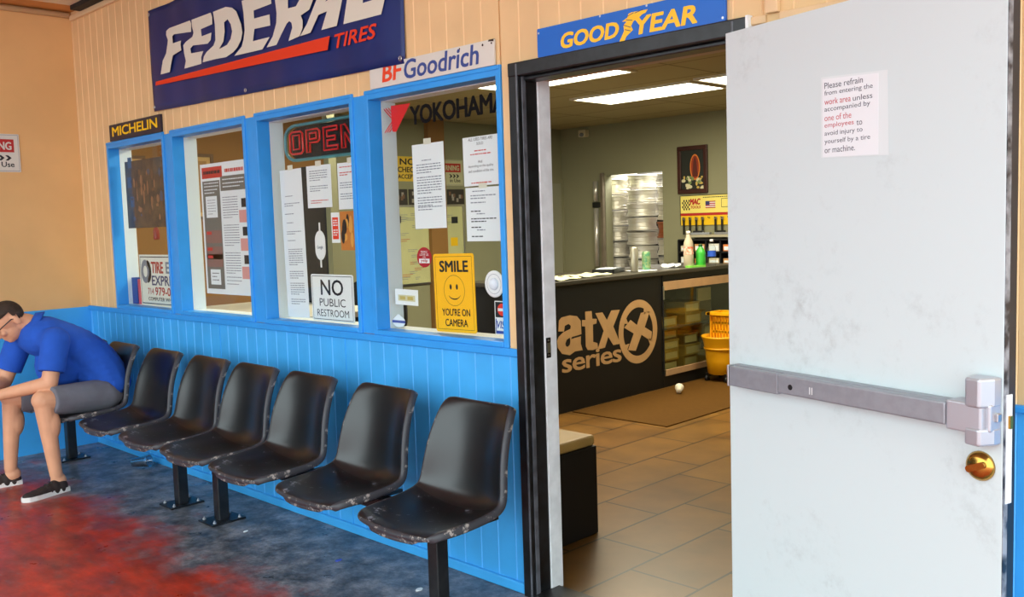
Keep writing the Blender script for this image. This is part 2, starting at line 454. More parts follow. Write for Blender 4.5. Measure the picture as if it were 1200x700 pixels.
# windows
for i, (a, b_) in enumerate(WX):
    side = ['first window from the left end, under the small dark blue sign', 'second window from the left, with the tall labour poster',
            'third window from the left, with the OPEN tube sign', 'window nearest the door, with the yellow SMILE sign'][i]
    w = thing('window_%d' % (i+1), ((a+b_)/2, 0, 1.0), side, 'window', kind='structure')
    z0, z1 = .998, 2.11
    c = MB(); c.box(a, a+CW, -.018, .058, z0, z1); c.box(b_-CW, b_, -.018, .058, z0, z1); c.box(a+CW, b_-CW, -.018, .058, z1-.042, z1)
    c.box(a+.004, b_-.004, -.022, -.018, z1-.018, z1-.004)
    c.build('casing', M['blue_trim'], w, bevel=.003)
    s_ = MB(); s_.box(a+CW, b_-CW, -.022, .058, z0, z0+.024); s_.build('sill', M['blue_trim'], w, bevel=.004)
    j = MB(); j.box(a+.02, a+CW, .058, .14, z0, z1-.03); j.box(b_-CW, b_-.02, .058, .14, z0, z1-.03)
    j.box(a+CW, b_-CW, .064, .14, z1-.045, z1-.03); j.box(a+.02, b_-.02, .064, .16, z0+.002, z0+.022); j.build('inner_jamb', M['grey_trim'], w)
    g = MB(); g.box(a+CW-.004, b_-CW+.004, .056, .060, z0+.02, z1-.042); g.build('pane', M['glass'], w)

# door frame
df = thing('trim_5', (.51, 0, 0), 'worn black metal frame around the open doorway', 'door frame', kind='structure')
for x0, x1, nm, sx in ((0, .05, 'jamb', 1), (.976, 1.026, 'jamb', -1)):
    j = MB(); j.box(x0, x1, -.03, .075, 0, 2.102, 0)
    e = x1 if sx > 0 else x0
    j.box(min(e, e-.008*sx), max(e, e-.008*sx), -.036, -.03, 0, 2.095, 1)
    j.box(min(e, e+.004*sx), max(e, e+.004*sx), -.012, .010, 0, 2.05, 1)  # grey strips paint in the reflection along the frame's bevels
    j.build(nm, [M['black_paint'], mat('grey_frame_highlight', (96,98,106), .3, var=.5, scale=16)], df, bevel=.004)
    k = MB(); k.box(x0+(0 if sx > 0 else -.006), x1+(.006 if sx > 0 else 0), .075, .145, 0, 2.05, 0)
    so = k.build('stop', M['white_paint'], df, bevel=.003); so['label'] = 'white painted inner door stop'
h = MB(); h.box(0, 1.026, -.034, .075, 2.05, 2.102, 0); h.box(.05, .976, .0, .075, 2.035, 2.05, 0); h.build('head', M['black_paint'], df, bevel=.004)
h = MB(); h.box(.0, 1.026, .075, .145, 2.042, 2.102, 0); h.build('inner_head', mat('pinkish_inner_head', (178,160,136), .6), df)
h = MB(); h.box(1.026, 1.036, -.034, -.008, 2.062, 2.105, 0); h.build('end_block', M['white'], df)
p = MB(); p.box(.056, .0585, .080, .105, .955, 1.035, 0); p.box(.0585, .061, .084, .101, .975, 1.015, 1); p.box(.0585, .060, .088, .096, .962, .968, 1); p.box(.0585, .060, .088, .096, 1.022, 1.028, 1)
p.build('strike_plate', [M['dark'], M['steel']], df)
t = MB(); t.box(.05, .976, -.02, .12, 0, .014, 0); t.build('threshold', mat('dark_threshold_strip', (30,30,32), .4), df, bevel=.004)

# inner room
mb = MB(); mb.box(-5.0, -4.88, 2.45, 5.8, 0, 2.7, 0); mb.box(-5.0, -4.88, .14, 2.45, 0, 2.7, 1); mb.box(-4.88, -4.82, 3.68, 3.9, 0, 2.57, 1)
st(mb.build('wall_left', [M['inner_wall'], M['inner_tan']], loc=(0,0,0)), 'inner left office wall, ochre near the windows and olive grey deeper in', 'wall')
WO = (-4.22, -3.425, .86, 1.995)
mb = MB()
mb.box(-5.0, WO[0], 5.8, 5.92, 0, 2.7); mb.box(WO[1], 2.7, 5.8, 5.92, 0, 2.7); mb.box(WO[0], WO[1], 5.8, 5.92, 0, WO[2]); mb.box(WO[0], WO[1], 5.8, 5.92, WO[3], 2.7)
st(mb.build('wall_rear', M['inner_wall'], loc=(0,0,0)), 'olive grey rear office wall with an opening onto stacked wheels', 'wall')
mb = MB(); mb.box(2.58, 2.7, .14, 5.8, 0, 2.7)
st(mb.build('wall_right', M['inner_wall'], loc=(0,0,0)), 'inner right office wall', 'wall')
mb = MB(); mb.box(-5.0, 2.7, .14, 5.92, 2.57, 2.7)
st(mb.build('ceiling', M['ceil_tile'], loc=(0,0,0)), 'dropped tile ceiling of the office', 'ceiling')
# store room behind the rear wall
M['store_wall'] = mat('grey_store_wall', (92,90,86), .8)
mb = MB(); mb.box(-5.2, -5.1, 5.92, 7.6, 0, 2.7); mb.box(-2.6, -2.5, 5.92, 7.6, 0, 2.7); mb.box(-5.2, -2.5, 7.5, 7.6, 0, 2.7); mb.box(-5.2, -2.5, 5.92, 7.6, 2.7, 2.8)
st(mb.build('wall_store', M['store_wall'], loc=(0,0,0)), 'grey walls of the wheel store behind the rear opening', 'wall')
# inner door seen at the far left
d = thing('door_2', (-4.86, 5.6, 0), 'pale inner door at the far left corner of the office', 'door', kind='structure')
q = MB(); q.box(-4.88, -4.86, 4.9, 5.76, .005, 1.93); q.build('panel', mat('grey_green_door_paint', (150,150,128), .6), d)
q = MB(); q.box(-4.88, -4.85, 5.76, 5.80, .005, 1.98); q.box(-4.88, -4.85, 4.86, 4.9, .005, 1.98); q.box(-4.88, -4.85, 4.9, 5.76, 1.93, 1.98); q.build('door_trim', M['inner_wall'], d)
q = MB(); q.lathe([(.012,0),(.012,.03),(.028,.04),(.028,.06),(.015,.07)], -4.86, 4.98, .95, n=16, axis='x'); q.build('handle', M['brass'], d)

# ceiling lights
M['lens'] = mat('lit_light_lens', (255,250,226), .5, emit=9)
M['light_frame'] = mat('white_light_frame', (222,220,206), .5)
def troffer(cx, cy, label, w=1.2, dpt=.52):
    t = thing('ceiling_light', (cx, cy, 2.545), label, 'ceiling light', 'ceiling lights in the office')
    q = MB(); x0, x1, y0, y1 = cx-w/2, cx+w/2, cy-dpt/2, cy+dpt/2
    for bx in ((x0-.03, x1+.03, y0-.03, y0), (x0-.03, x1+.03, y1, y1+.03), (x0-.03, x0, y0, y1), (x1, x1+.03, y0, y1)): q.box(*bx, 2.552, 2.572)
    q.build('frame', M['light_frame'], t)
    q = MB(); q.box(x0, x1, y0, y1, 2.556, 2.572); q.build('lens', M['lens'], t)
    l = bpy.data.lights.new('lamp', 'AREA'); l.shape = 'RECTANGLE'; l.size = w-.1; l.size_y = dpt-.1; l.energy = TROFFER_WATTS; l.color = (1.0, .88, .62)
    o = bpy.data.objects.new('lamp', l); COL.objects.link(o); o.parent = t; o.location = (0, 0, -.012)
troffer(-2.31, 4.02, 'large lit panel light in the middle of the office ceiling')
troffer(-2.24, 2.66, 'lit panel light nearest the doorway, cut by the door head')
troffer(-.98, 3.96, 'warm lit panel light at right, partly behind the open door')
troffer(-2.7, 1.35, 'added unseen panel light over the window side of the office')  # extra light out of view, added to brighten the walls behind the windows
sl = bpy.data.lights.new('lamp', 'AREA'); sl.shape = 'RECTANGLE'; sl.size = 2.0; sl.size_y = 1.0; sl.energy = STORE_WATTS; sl.color = (1, .97, .9)
stl = thing('ceiling_light', (-3.85, 6.75, 2.66), 'daylight panel in the wheel store roof', 'ceiling light')
q = MB(); q.box(-4.85, -2.85, 6.25, 7.25, 2.67, 2.698); q.build('lens', mat('store_light_lens', (255,252,244), .5, emit=6), stl)
slo = bpy.data.objects.new('lamp', sl); COL.objects.link(slo); slo.parent = stl

# ------------------------------------------------------------------ the open door leaf
TH = math.radians(15.2)
HX, HY = .972, -.06
tv = Vector((math.cos(TH), -math.sin(TH), 0)); nv = Vector((-math.sin(TH), -math.cos(TH), 0))   # along the leaf, and out of its inner face
DF = Frame((HX, HY, 0), tv, (0,0,1), nv)         # a along the leaf from the hinge, b up, c towards the viewer
def door_paint():
    m = bpy.data.materials.new('grimy_white_door_paint'); m.use_nodes = True; nt = m.node_tree; L = nt.links; b = nt.nodes['Principled BSDF']
    tc = nt.nodes.new('ShaderNodeTexCoord')
    def n(scale, lo, hi, d=8):
        x = nt.nodes.new('ShaderNodeTexNoise'); x.inputs['Scale'].default_value = scale; x.inputs['Detail'].default_value = d; x.inputs['Roughness'].default_value = .7
        L.new(tc.outputs['Object'], x.inputs['Vector']); r = nt.nodes.new('ShaderNodeMapRange'); r.inputs['From Min'].default_value = lo; r.inputs['From Max'].default_value = hi
        L.new(x.outputs[0], r.inputs['Value']); return r.outputs[0]
    mu = nt.nodes.new('ShaderNodeMath'); mu.operation = 'MULTIPLY'; L.new(n(2.2, .52, .75), mu.inputs[0]); L.new(n(22, .45, .75), mu.inputs[1])
    mx = nt.nodes.new('ShaderNodeMix'); mx.data_type = 'RGBA'; L.new(mu.outputs[0], mx.inputs['Factor'])
    mx.inputs['A'].default_value = (*lin((206,218,220)), 1); mx.inputs['B'].default_value = (*lin((130,134,132)), 1)
    L.new(mx.outputs['Result'], b.inputs['Base Color']); b.inputs['Roughness'].default_value = .42
    return m
M['door'] = door_paint()
M['door_edge'] = mat('chipped_black_edge_paint', (30,33,42), .4, var=.3, scale=20, rgb2=(150,152,158))
M['door_edge_dark'] = mat('black_edge_paint', (32,36,46), .4, var=.3, scale=14)
DW = .905
dl = thing('door_1', DF((0,0,0)), 'large open grimy white door with a silver push bar', 'door', kind='structure')
q = MB(); q.fr = DF; q.box(0, DW, .012, 2.056, -.044, 0); q.build('leaf', M['door'], dl, bevel=.002)
q = MB(); q.fr = DF; q.box(DW, DW+.002, .014, 2.054, -.018, -.001, 0); q.box(DW, DW+.002, .014, 2.054, -.044, -.018, 1)
q.box(DW+.002, DW+.004, .92, 1.06, -.030, -.008, 2); q.box(DW+.002, DW+.004, .80, .92, -.030, -.008, 2); q.box(DW+.004, DW+.010, .98, 1.01, -.024, -.014, 3)
q.build('edge_strip', [M['door_edge'], M['door_edge_dark'], M['white_paint'], M['brass']], dl)
for z in (.25, 1.05, 1.85):
    q = MB(); q.lathe([(.009, z-.05), (.009, z+.05)], DF((0,0,-.052)).x, DF((0,0,-.052)).y, 0, n=12); q.build('hinge', M['steel'], dl)
# push bar
pb = MB(); pb.fr = DF; pb.box(.045, .84, .974, 1.036, 0, .028, 0); pb.box(.050, .250, .972, 1.033, .028, .050, 0)
pbo = pb.build('push_bar', M['silver'], dl, bevel=.003); pbo['label'] = 'long silver panic push bar'
q = MB(); q.fr = DF; q.box(.254, .795, .978, 1.034, .022, .056, 0); q.build('push_pad', M['silver'], pbo, bevel=.005)
q = MB(); q.fr = DF; q.box(.042, .049, .970, 1.036, 0, .052, 0); q.build('end_cap', M['steel'], pbo, bevel=.002)
q = MB(); q.fr = DF; q.disc(.305, 1.002, .057, .008, mi=0, c0=.055); q.rect(.375, .992, .378, 1.012, .0564, 1); q.rect(.383, .992, .386, 1.012, .0564, 1)
q.build('dogging_keyhole', [M['dark'], M['white']], pbo)
lc = MB(); lc.fr = DF
lc.prism([(.797,.970),(.89,.970),(.89,1.043),(.797,1.043)], .0, .060)
prof = [(.835,0),(.903,0),(.903,.030),(.888,.066),(.848,.062)]
def block(b0, b1):
    vs = [(a, bb, c) for bb in (b0, b1) for a, c in prof]; n = len(prof)
    fs = [tuple(range(n)), tuple(range(2*n-1, n-1, -1))] + [(i, n+i, n+(i+1) % n, (i+1) % n) for i in range(n)]
    lc.add(vs, fs, 0)
block(1.033, 1.103); block(.943, .985)
lc.prism([(.85,.975),(.902,.975),(.902,1.043),(.85,1.043)], 0, .045)
lco = lc.build('latch_case', mat('cast_silver_case', (188,190,198), .35, metal=.55), pbo, bevel=.006, seg=3)
q = MB(); q.fr = DF; q.box(.896, .910, 1.0, 1.02, .012, .028, 0); q.build('latch_bolt', M['steel'], pbo, bevel=.002)
kn = MB(); kn.fr = Frame(DF((.852, .882, 0)), tv, (0,0,1), nv)
kn.lathe([(.036,0),(.036,.006),(.031,.014),(.022,.02),(.0001,.021)], n=32)
kno = kn.build('deadbolt', M['brass'], dl); kno['label'] = 'round brass deadbolt turn'
q = MB(); q.fr = kn.fr.rot(24); q.prism(round_rect(-.026,-.008,.026,.008,.007), .016, .026, 0); q.build('thumb_turn', M['brass'], kno, bevel=.003)

# notice on the door
q = MB(); q.fr = DF
q.prism([(.372,1.648),(.592,1.640),(.588,1.856),(.372,1.868)], .0006, .0012, 2)
q.prism([(.378,1.650),(.560,1.644),(.560,1.852),(.378,1.862)], .0012, .0016, 0)
lines = [('Please refrain', 1), ('from entering the', 1), ('work area', 2), ('accompanied by', 1), ('one of the', 2), ('employees', 2), ('avoid injury to', 1), ('yourself by a tire', 1), ('or machine.', 1)]
ws = [.127, .158, .088, .150, .090, .098, .126, .150, .102]
for i, ((s_, c), w) in enumerate(zip(lines, ws)):
    b = 1.8345-i*.0218
    q.text(s_, .385, b, w, .0165, .0019, 3 if c == 1 else 4)
q.text('unless', .480, 1.8345-2*.0218, .062, .014, .0019, 3); q.text('to', .492, 1.8345-5*.0218, .018, .013, .0019, 3)
tag(q.build('notice', [M['paper'], M['ink'], mat('clear_plastic_sleeve', (222,230,232), .15), mat('grey_notice_ink', (70,74,90), .8), mat('red_notice_ink', (190,70,80), .8)]),
    'paper safety notice in a clear sleeve taped to the white door', 'notice')

# ------------------------------------------------------------------ seats along the wall
M['seat'] = mat('black_moulded_plastic', (9,10,12), .30, var=.25, scale=9, rgb2=(15,15,17), bump=.03, spec=.7)
def worn(name, base, wear, thr, scale=24):
    m = bpy.data.materials.new(name); m.use_nodes = True; nt = m.node_tree; L = nt.links; b = nt.nodes['Principled BSDF']
    tc = nt.nodes.new('ShaderNodeTexCoord'); n = nt.nodes.new('ShaderNodeTexNoise'); n.inputs['Scale'].default_value = scale; n.inputs['Detail'].default_value = 8; n.inputs['Roughness'].default_value = .75
    L.new(tc.outputs['Object'], n.inputs['Vector']); r = nt.nodes.new('ShaderNodeValToRGB')
    r.color_ramp.elements[0].position = thr; r.color_ramp.elements[0].color = (*lin(base), 1); r.color_ramp.elements[1].position = thr+.05; r.color_ramp.elements[1].color = (*lin(wear), 1)
    L.new(n.outputs[0], r.inputs[0]); L.new(r.outputs[0], b.inputs['Base Color']); b.inputs['Roughness'].default_value = .4
    return m
M['seat_rim'] = worn('scuffed_black_rim', (52,52,58), (160,152,146), .57)
M['seat_front'] = worn('worn_seat_pan', (10,11,14), (120,122,132), .60, 17)
M['beam'] = mat('black_painted_steel', (20,21,24), .35, var=.3, scale=20, rgb2=(34,34,36))

# side profile (y, z, half width) of the moulded shell, front lip to top of the back
PROF = [(-.662,.410,.150),(-.670,.420,.178),(-.658,.432,.198),(-.630,.437,.213),(-.57,.434,.224),(-.50,.428,.229),(-.43,.423,.231),(-.37,.421,.231),
        (-.325,.428,.230),(-.292,.448,.228),(-.272,.478,.225),(-.260,.520,.220),(-.250,.570,.214),(-.240,.625,.207),(-.229,.68,.200),(-.217,.73,.193),(-.205,.775,.185),(-.196,.800,.178),(-.190,.812,.165)]
def shell():
    mb = MB(); nu = 14; P = PROF; n = len(P); vs = []
    def pt(i, u):
        y, z, w = P[i]; y0, z0, _ = P[max(i-1,0)]; y1, z1, _ = P[min(i+1,n-1)]
        t = Vector((y1-y0, z1-z0)).normalized(); nrm = Vector((-t[1], t[0]))       # towards the sitter
        f = i/(n-1)
        amp = .012 + .034*math.exp(-((f-.42)/.17)**2) + .046*math.exp(-((f-.70)/.2)**2)
        if f < .14: amp *= f/.14*.6
        if f > .9: amp *= 1-(f-.9)/.1*.35
        d = amp*(abs(u)**2.2)
        xx = u*w
        fr = 0
        if i <= 3: fr = .022*(u*u)*(1-i/4)          # rounded front corners
        return Vector((xx, y+nrm[0]*d+fr, z+nrm[1]*d))
    cols = [-1+2*k/nu for k in range(nu+1)]
    g = [[pt(i, u) for u in cols] for i in range(n)]
    for r in g: vs += r
    m = nu+1; fs = [(i*m+k, i*m+k+1, (i+1)*m+k+1, (i+1)*m+k) for i in range(n-1) for k in range(nu)]
    k0 = len(fs)
    mb.add(vs, fs, 0, True)
    for j in range(len(fs)):
        if j//nu < 8: mb.m[j] = 1
        if j//nu < 2: mb.m[j] = 2
    # down-turned rim along both sides, the front and the top
    rim = [g[i][0] for i in range(n-1, -1, -1)] + g[0][1:-1] + [g[i][-1] for i in range(n)] + g[-1][-2:0:-1]
    R = len(rim); inner = []; outer = []
    cen = Vector((0, -.38, .5))
    for i, p in enumerate(rim):
        if i < n or (n+nu-2 < i < n+nu-1+n):       # sides
            sx = -1 if p.x < 0 else 1
            k = (n-1-i) if i < n else i-(n+nu-1)
            k = max(0, min(n-1, k)); y0, z0, _ = P[max(k-1,0)]; y1, z1, _ = P[min(k+1,n-1)]
            t = Vector((y1-y0, z1-z0)).normalized(); bk = Vector((0, t[1], -t[0]))
            inner.append(p + Vector((sx*.008, 0, 0)) + bk*.003); outer.append(p + Vector((sx*.013, 0, 0)) + bk*.030)
        elif i < n+nu-1: inner.append(p + Vector((0, -.006, -.004))); outer.append(p + Vector((0, -.002, -.014)))
        else: inner.append(p + Vector((0, .006, .003))); outer.append(p + Vector((0, .018, -.006)))
    vs2 = rim + inner + outer
    fs2 = []
    for a, b in ((0, R), (R, 2*R)):
        fs2 += [(a+i, a+(i+1) % R, b+(i+1) % R, b+i) for i in range(R)]
    mb.add(vs2, fs2, 2, True)
    return mb
def make_chair():
    t = thing('moulded_chair', (0, -.42, 0), 'x', 'chair', 'black moulded chairs along the blue wall')
    o = shell().build('seat_shell', [M['seat'], M['seat_front'], M['seat_rim']], t, merge=True)
    s = o.modifiers.new('thick', 'SOLIDIFY'); s.thickness = .005; s.offset = -1
    sd = o.modifiers.new('sub', 'SUBSURF'); sd.levels = 1; sd.render_levels = 1
    b = MB(); b.box(-.13, .13, -.47, -.30, .398, .412); b.box(-.13, -.11, -.47, -.24, .385, .40); b.box(.11, .13, -.47, -.24, .385, .40)
    b.build('mounting_bracket', M['beam'], t, bevel=.003)
    return t
CH = [(-.045, 'black moulded chair nearest the open doorway, first from the right'),
      (-.615, 'second black moulded chair from the doorway, below the yellow SMILE sign'),
      (-1.185, 'third black moulded chair from the doorway, scuffed white on its seat pan'),
      (-1.680, 'fourth black moulded chair from the doorway, below the restroom sign'),
      (-2.165, 'fifth black moulded chair from the doorway, with a worn brown rim'),
      (-2.705, 'sixth black moulded chair from the doorway, the empty seat next to the man'),
      (-3.285, 'black moulded chair the man in the blue polo shirt sits on'),
      (-3.778, 'last black moulded chair, in the corner behind the man')]
proto = make_chair()
for i, (x, lb) in enumerate(CH):
    o = proto if i == 0 else copy_tree(proto)
    o.location = (x, -.42, 0); o['label'] = lb
def bench_frame(x0, x1, posts, label):
    t = thing('bench_frame', ((x0+x1)/2, -.33, 0), label, 'bench frame', 'steel frames under the chairs')
    b = MB(); b.box(x0, x1, -.365, -.305, .335, .385); b.build('beam', M['beam'], t, bevel=.004)
    for px in posts:
        p = MB(); p.box(px-.029, px+.029, -.364, -.306, .008, .336); po = p.build('post', M['beam'], t, bevel=.004)
        p = MB(); p.box(px-.075, px+.075, -.43, -.24, .0, .010); bo = p.build('base_plate', M['beam'], po, bevel=.002)
        for sx in (-1, 1):
            for y in (-.405, -.265):
                n = MB(); n.lathe([(.010,.008),(.010,.016),(.005,.017),(.005,.024),(.0001,.025)], px+sx*.055, y, 0, n=8); n.build('anchor_bolt', M['silver'], po)
    return t
bench_frame(-1.97, -.09, (-.165, -1.885), 'black steel beam and posts under the four chairs nearest the door')
bench_frame(-4.02, -2.02, (-2.335, -3.93), 'black steel beam and posts under the four chairs nearest the corner')

# ------------------------------------------------------------------ the seated man
M['skin'] = mat('skin', (222,162,126), .55, var=.08, scale=10)
M['shirt'] = mat('blue_polo_cotton', (24,84,190), .85, var=.10, scale=14, bump=.1)
M['shorts'] = mat('grey_shorts_cloth', (116,116,126), .9, var=.18, scale=9, bump=.1)
M['hair'] = mat('short_dark_hair', (60,42,30), .8, var=.4, scale=60, bump=.3)
M['shoe'] = mat('dark_brown_canvas', (46,34,30), .75, var=.2, scale=20)
M['sole'] = mat('white_rubber_sole', (226,224,220), .6)
V = Vector
man = thing('person', (-3.33, -.6, 0), 'man in blue polo and grey shorts sitting bent forward, forearms on his knees', 'person')
hipL, hipR = V((-3.235,-.37,.515)), V((-3.42,-.37,.515))
knL, knR = V((-3.155,-.745,.545)), V((-3.52,-.80,.53))
anL, anR = V((-3.150,-.705,.105)), V((-3.545,-.83,.105))
shL, shR = V((-3.235,-.625,.885)), V((-3.60,-.70,.885))
elL, elR = V((-3.195,-.690,.640)), V((-3.640,-.80,.625))
wrL, wrR = V((-3.325,-.945,.590)), V((-3.455,-.985,.590))
neck0, neck1 = V((-3.435,-.635,.945)), V((-3.460,-.700,.982))
# head axes: S to his left, F the way he looks (down and forward), U to the crown
Fv = V((-.16,-.73,-.66)).normalized(); Sv = V((.97,-.22,0)); Sv = (Sv-Fv*Sv.dot(Fv)).normalized(); Uv = Sv.cross(Fv)
if Uv.z < 0: Uv = -Uv
HM = Matrix((Sv, Fv, Uv)).transposed()
hc = V((-3.481,-.798,1.006))
def H(s, f, u): return hc + HM @ V((s, f, u))
b = MB()
for p, q_, r0, r1 in ((hipL, knL, .085, .060), (hipR, knR, .085, .060), (knL, anL, .056, .036), (knR, anR, .056, .036),
                      (shL, elL, .054, .046), (shR, elR, .054, .046), (elL, wrL, .046, .031), (elR, wrR, .046, .031), (neck0, neck1, .062, .058)):
    b.cap(p, q_, r0, r1)
for k, a in ((knL, anL), (knR, anR)):           # calves, ankles and heels
    m_ = k.lerp(a, .32) + V((0, .018, 0)); b.ell(m_, (.053, .055, .10)); b.ell(a+V((0,.01,-.04)), (.036,.046,.05)); b.ell(k+V((0,-.012,.008)), (.056,.052,.056))
for i in range(8):
    t = i/7; p_ = V((-3.33,-.33,.58)).lerp(V((-3.425,-.62,.89)), t); p_.y += .05*math.sin(math.pi*t); b.ell(p_, (.125, .075, .08))
# head
b.ell(H(0,-.004,.018), (.076,.092,.088), M=HM, n=20, k=14); b.ell(H(0,.030,-.045), (.060,.066,.070), M=HM); b.ell(H(0,.062,-.085), (.034,.030,.026), M=HM)
b.cap(neck1, H(0,-.03,-.04), .058, .055)
b.cap(H(0,.088,.0), H(0,.108,-.034), .010, .015); b.ell(H(0,.084,.012), (.055,.016,.010), M=HM)
for s in (-1, 1):
    b.ell(H(.079*s,-.030,-.018), (.010,.020,.033), M=HM); b.ell(H(.040*s,.068,-.030), (.024,.02,.022), M=HM)
b.ell(H(0,.088,-.062), (.024,.012,.006), M=HM); b.ell(H(0,.085,-.073), (.020,.012,.006), M=HM)
# hands: palm, four bent fingers, thumb
def hand(w, e, inward):
    d = (w-e).normalized(); up = V((0,0,1)); side = d.cross(up).normalized()*inward; up = side.cross(d)*inward
    pal = w + d*.050
    Mx = Matrix((side, d, up)).transposed(); b.ell(pal, (.040,.055,.017), M=Mx); b.cap(w, w+d*.03, .028, .030)
    for k, (off, ln) in enumerate(((-.030,.066),(-.010,.076),(.010,.070),(.029,.055))):
        p0 = w + d*.088 + side*off; p1 = p0 + d*ln*.5 - V((0,0,.010)); p2 = p1 + d*ln*.28 - V((0,0,.026)); p3 = p2 + d*ln*.05 - V((0,0,.022))
        b.cap(p0, p1, .0092, .0086, n=10); b.cap(p1, p2, .0086, .008, n=10); b.cap(p2, p3, .008, .0072, n=10)
    t0 = w + d*.030 - side*.034; t1 = t0 + d*.030 - side*.020 - V((0,0,.01)); t2 = t1 + d*.030 - side*.004 - V((0,0,.012))
    b.cap(t0, t1, .013, .011, n=10); b.cap(t1, t2, .0105, .009, n=10)
hand(wrL, elL, 1); hand(wrR, elR, 1)
baked(b.build('body', M['skin'], man), [('REMESH', dict(mode='VOXEL', voxel_size=.0055)), ('SMOOTH', dict(iterations=3, factor=.5))])
# polo shirt
c = MB()
for i in range(12):
    t = i/11; p = V((-3.33,-.315,.585)).lerp(V((-3.425,-.625,.895)), t); p.y += .05*math.sin(math.pi*t) + .0; p.z += .03*math.sin(math.pi*t)
    c.ell(p, (.172+.018*math.sin(math.pi*t), .138, .125), M=Matrix.Rotation(.25, 3, 'Z'))
c.cap(shL, shR, .074, .074)
c.cap(shL, shL.lerp(elL, .1), .080, .080); c.cap(shR, shR.lerp(elR, .1), .080, .080); c.cone(shL, shL.lerp(elL, .74), .080, .074); c.cone(shR, shR.lerp(elR, .74), .080, .074); c.ell((-3.40,-.555,.72), (.14,.14,.16))
c.ell(V((-3.435,-.655,.925)), (.125,.085,.07)); c.ell(V((-3.33,-.33,.545)), (.178,.125,.075))
shirt = baked(c.build('polo_shirt', M['shirt'], man), [('REMESH', dict(mode='VOXEL', voxel_size=.007)), ('SMOOTH', dict(iterations=3, factor=.5))])
co = MB()
nd = (neck1-neck0).normalized(); na = nd.cross(V((1,0,0))).normalized(); nb = nd.cross(na)
ctr = neck0.lerp(neck1, .55)
pts0, pts1 = [], []
for i in range(25):
    t = 2*math.pi*i/24; o_ = na*math.cos(t)+nb*math.sin(t)
    pts0.append(ctr+o_*.069+nd*.022); pts1.append(ctr+o_*.098-nd*.022)
vs = pts0+pts1; co.add(vs, [(i, i+1, 26+i, 25+i) for i in range(24)], 0, True)
cl = co.build('collar', M['shirt'], shirt); sm = cl.modifiers.new('t', 'SOLIDIFY'); sm.thickness = .005
for i in range(2):
    bt = MB(); bt.ell(H(.02,.02,-.19-.03*i)+V((.02,.0,-.03)), (.006,.006,.006)); bt.build('button', M['white'], shirt)
# shorts
s_ = MB()
s_.ell(V((-3.33,-.335,.505)), (.180,.125,.085))
for h_, k in ((hipL, knL), (hipR, knR)):
    s_.cone(h_, h_.lerp(k, .90), .104, .084); s_.ell(h_, (.104,.104,.095))
baked(s_.build('shorts', M['shorts'], man), [('REMESH', dict(mode='VOXEL', voxel_size=.008)), ('SMOOTH', dict(iterations=4, factor=.5))])
# hair and glasses
hr = MB(); hr.ell(H(0,-.010,.026), (.080,.094,.090), M=HM, n=24, k=16)
hb = hr.build('hair', M['hair'], man)
import bmesh
bm = bmesh.new(); bm.from_mesh(hb.data); ow = wloc(hb)
kill = []
for v in bm.verts:
    l = HM.transposed() @ (v.co + ow - hc)
    if l.z < .028 + max(0, l.y)*.35 - (.070 if l.y < -.045 else (.03 if l.y < -.02 else 0)): kill.append(v)
bmesh.ops.delete(bm, geom=kill, context='VERTS'); bm.to_mesh(hb.data); bm.free()
sf = hb.modifiers.new('t', 'SOLIDIFY'); sf.thickness = .006; sf.offset = 0
gl = MB()
for s in (-1, 1):
    gl.tube([H(.034*s+.026*math.cos(t*math.pi/10), .104, -.004+.018*math.sin(t*math.pi/10)) for t in range(20)], .0022, closed=True, n=6)
    gl.tube([H(.060*s,.103,.002), H(.078*s,.07,.003), H(.084*s,-.015,.004), H(.084*s,-.03,-.008)], .0032, n=6)
gl.tube([H(-.009,.106,0), H(.009,.106,0)], .002, n=6)
gl.build('glasses', M['dark'], man)
# shoes
def shoe(heel, toe):
    d = (toe-heel); L_ = d.length; d.normalize(); sd = V((-d.y, d.x, 0))
    t = MB()
    out = [(-.005,.0),(.0,.026),(.03,.033),(.10,.034),(.17,.042),(.22,.046),(.26,.038),(.283,.016),(.286,0)]
    out = [(x/.286*L_, w) for x, w in out]
    pts = [(x, w) for x, w in out] + [(x, -w*.95) for x, w in out[-2:0:-1]]
    fr = Frame(heel, d, -sd, V((0,0,1)))
    t.fr = fr; 
    t.prism(pts, .001, .026, 0)
    up = MB()
    fr2 = Matrix((d, sd, V((0,0,1)))).transposed()
    for x, w, h_ in ((.045,.034,.060),(.085,.035,.056),(.125,.036,.044),(.165,.039,.034),(.20,.041,.028),(.235,.038,.022)):
        up.ell(heel + d*(x/.286*L_) + V((0,0,.026)), (.045, w, h_), M=fr2)
    u = baked(up.build('shoe', M['shoe'], man), [('REMESH', dict(mode='VOXEL', voxel_size=.005)), ('SMOOTH', dict(iterations=3, factor=.5))])
    t.build('sole', M['sole'], u, bevel=.004)
    l = MB()
    for k in range(4):
        p = heel + d*((.11+.024*k)/.286*L_) + V((0,0,.074-.009*k)); l.tube([p-sd*.022, p+V((0,0,.004)), p+sd*.022], .003, n=6)
    l.build('laces', M['dark'], u)
shoe(V((-3.148,-.648,0)), V((-3.085,-.918,0))); shoe(V((-3.540,-.775,0)), V((-3.585,-1.05,0)))

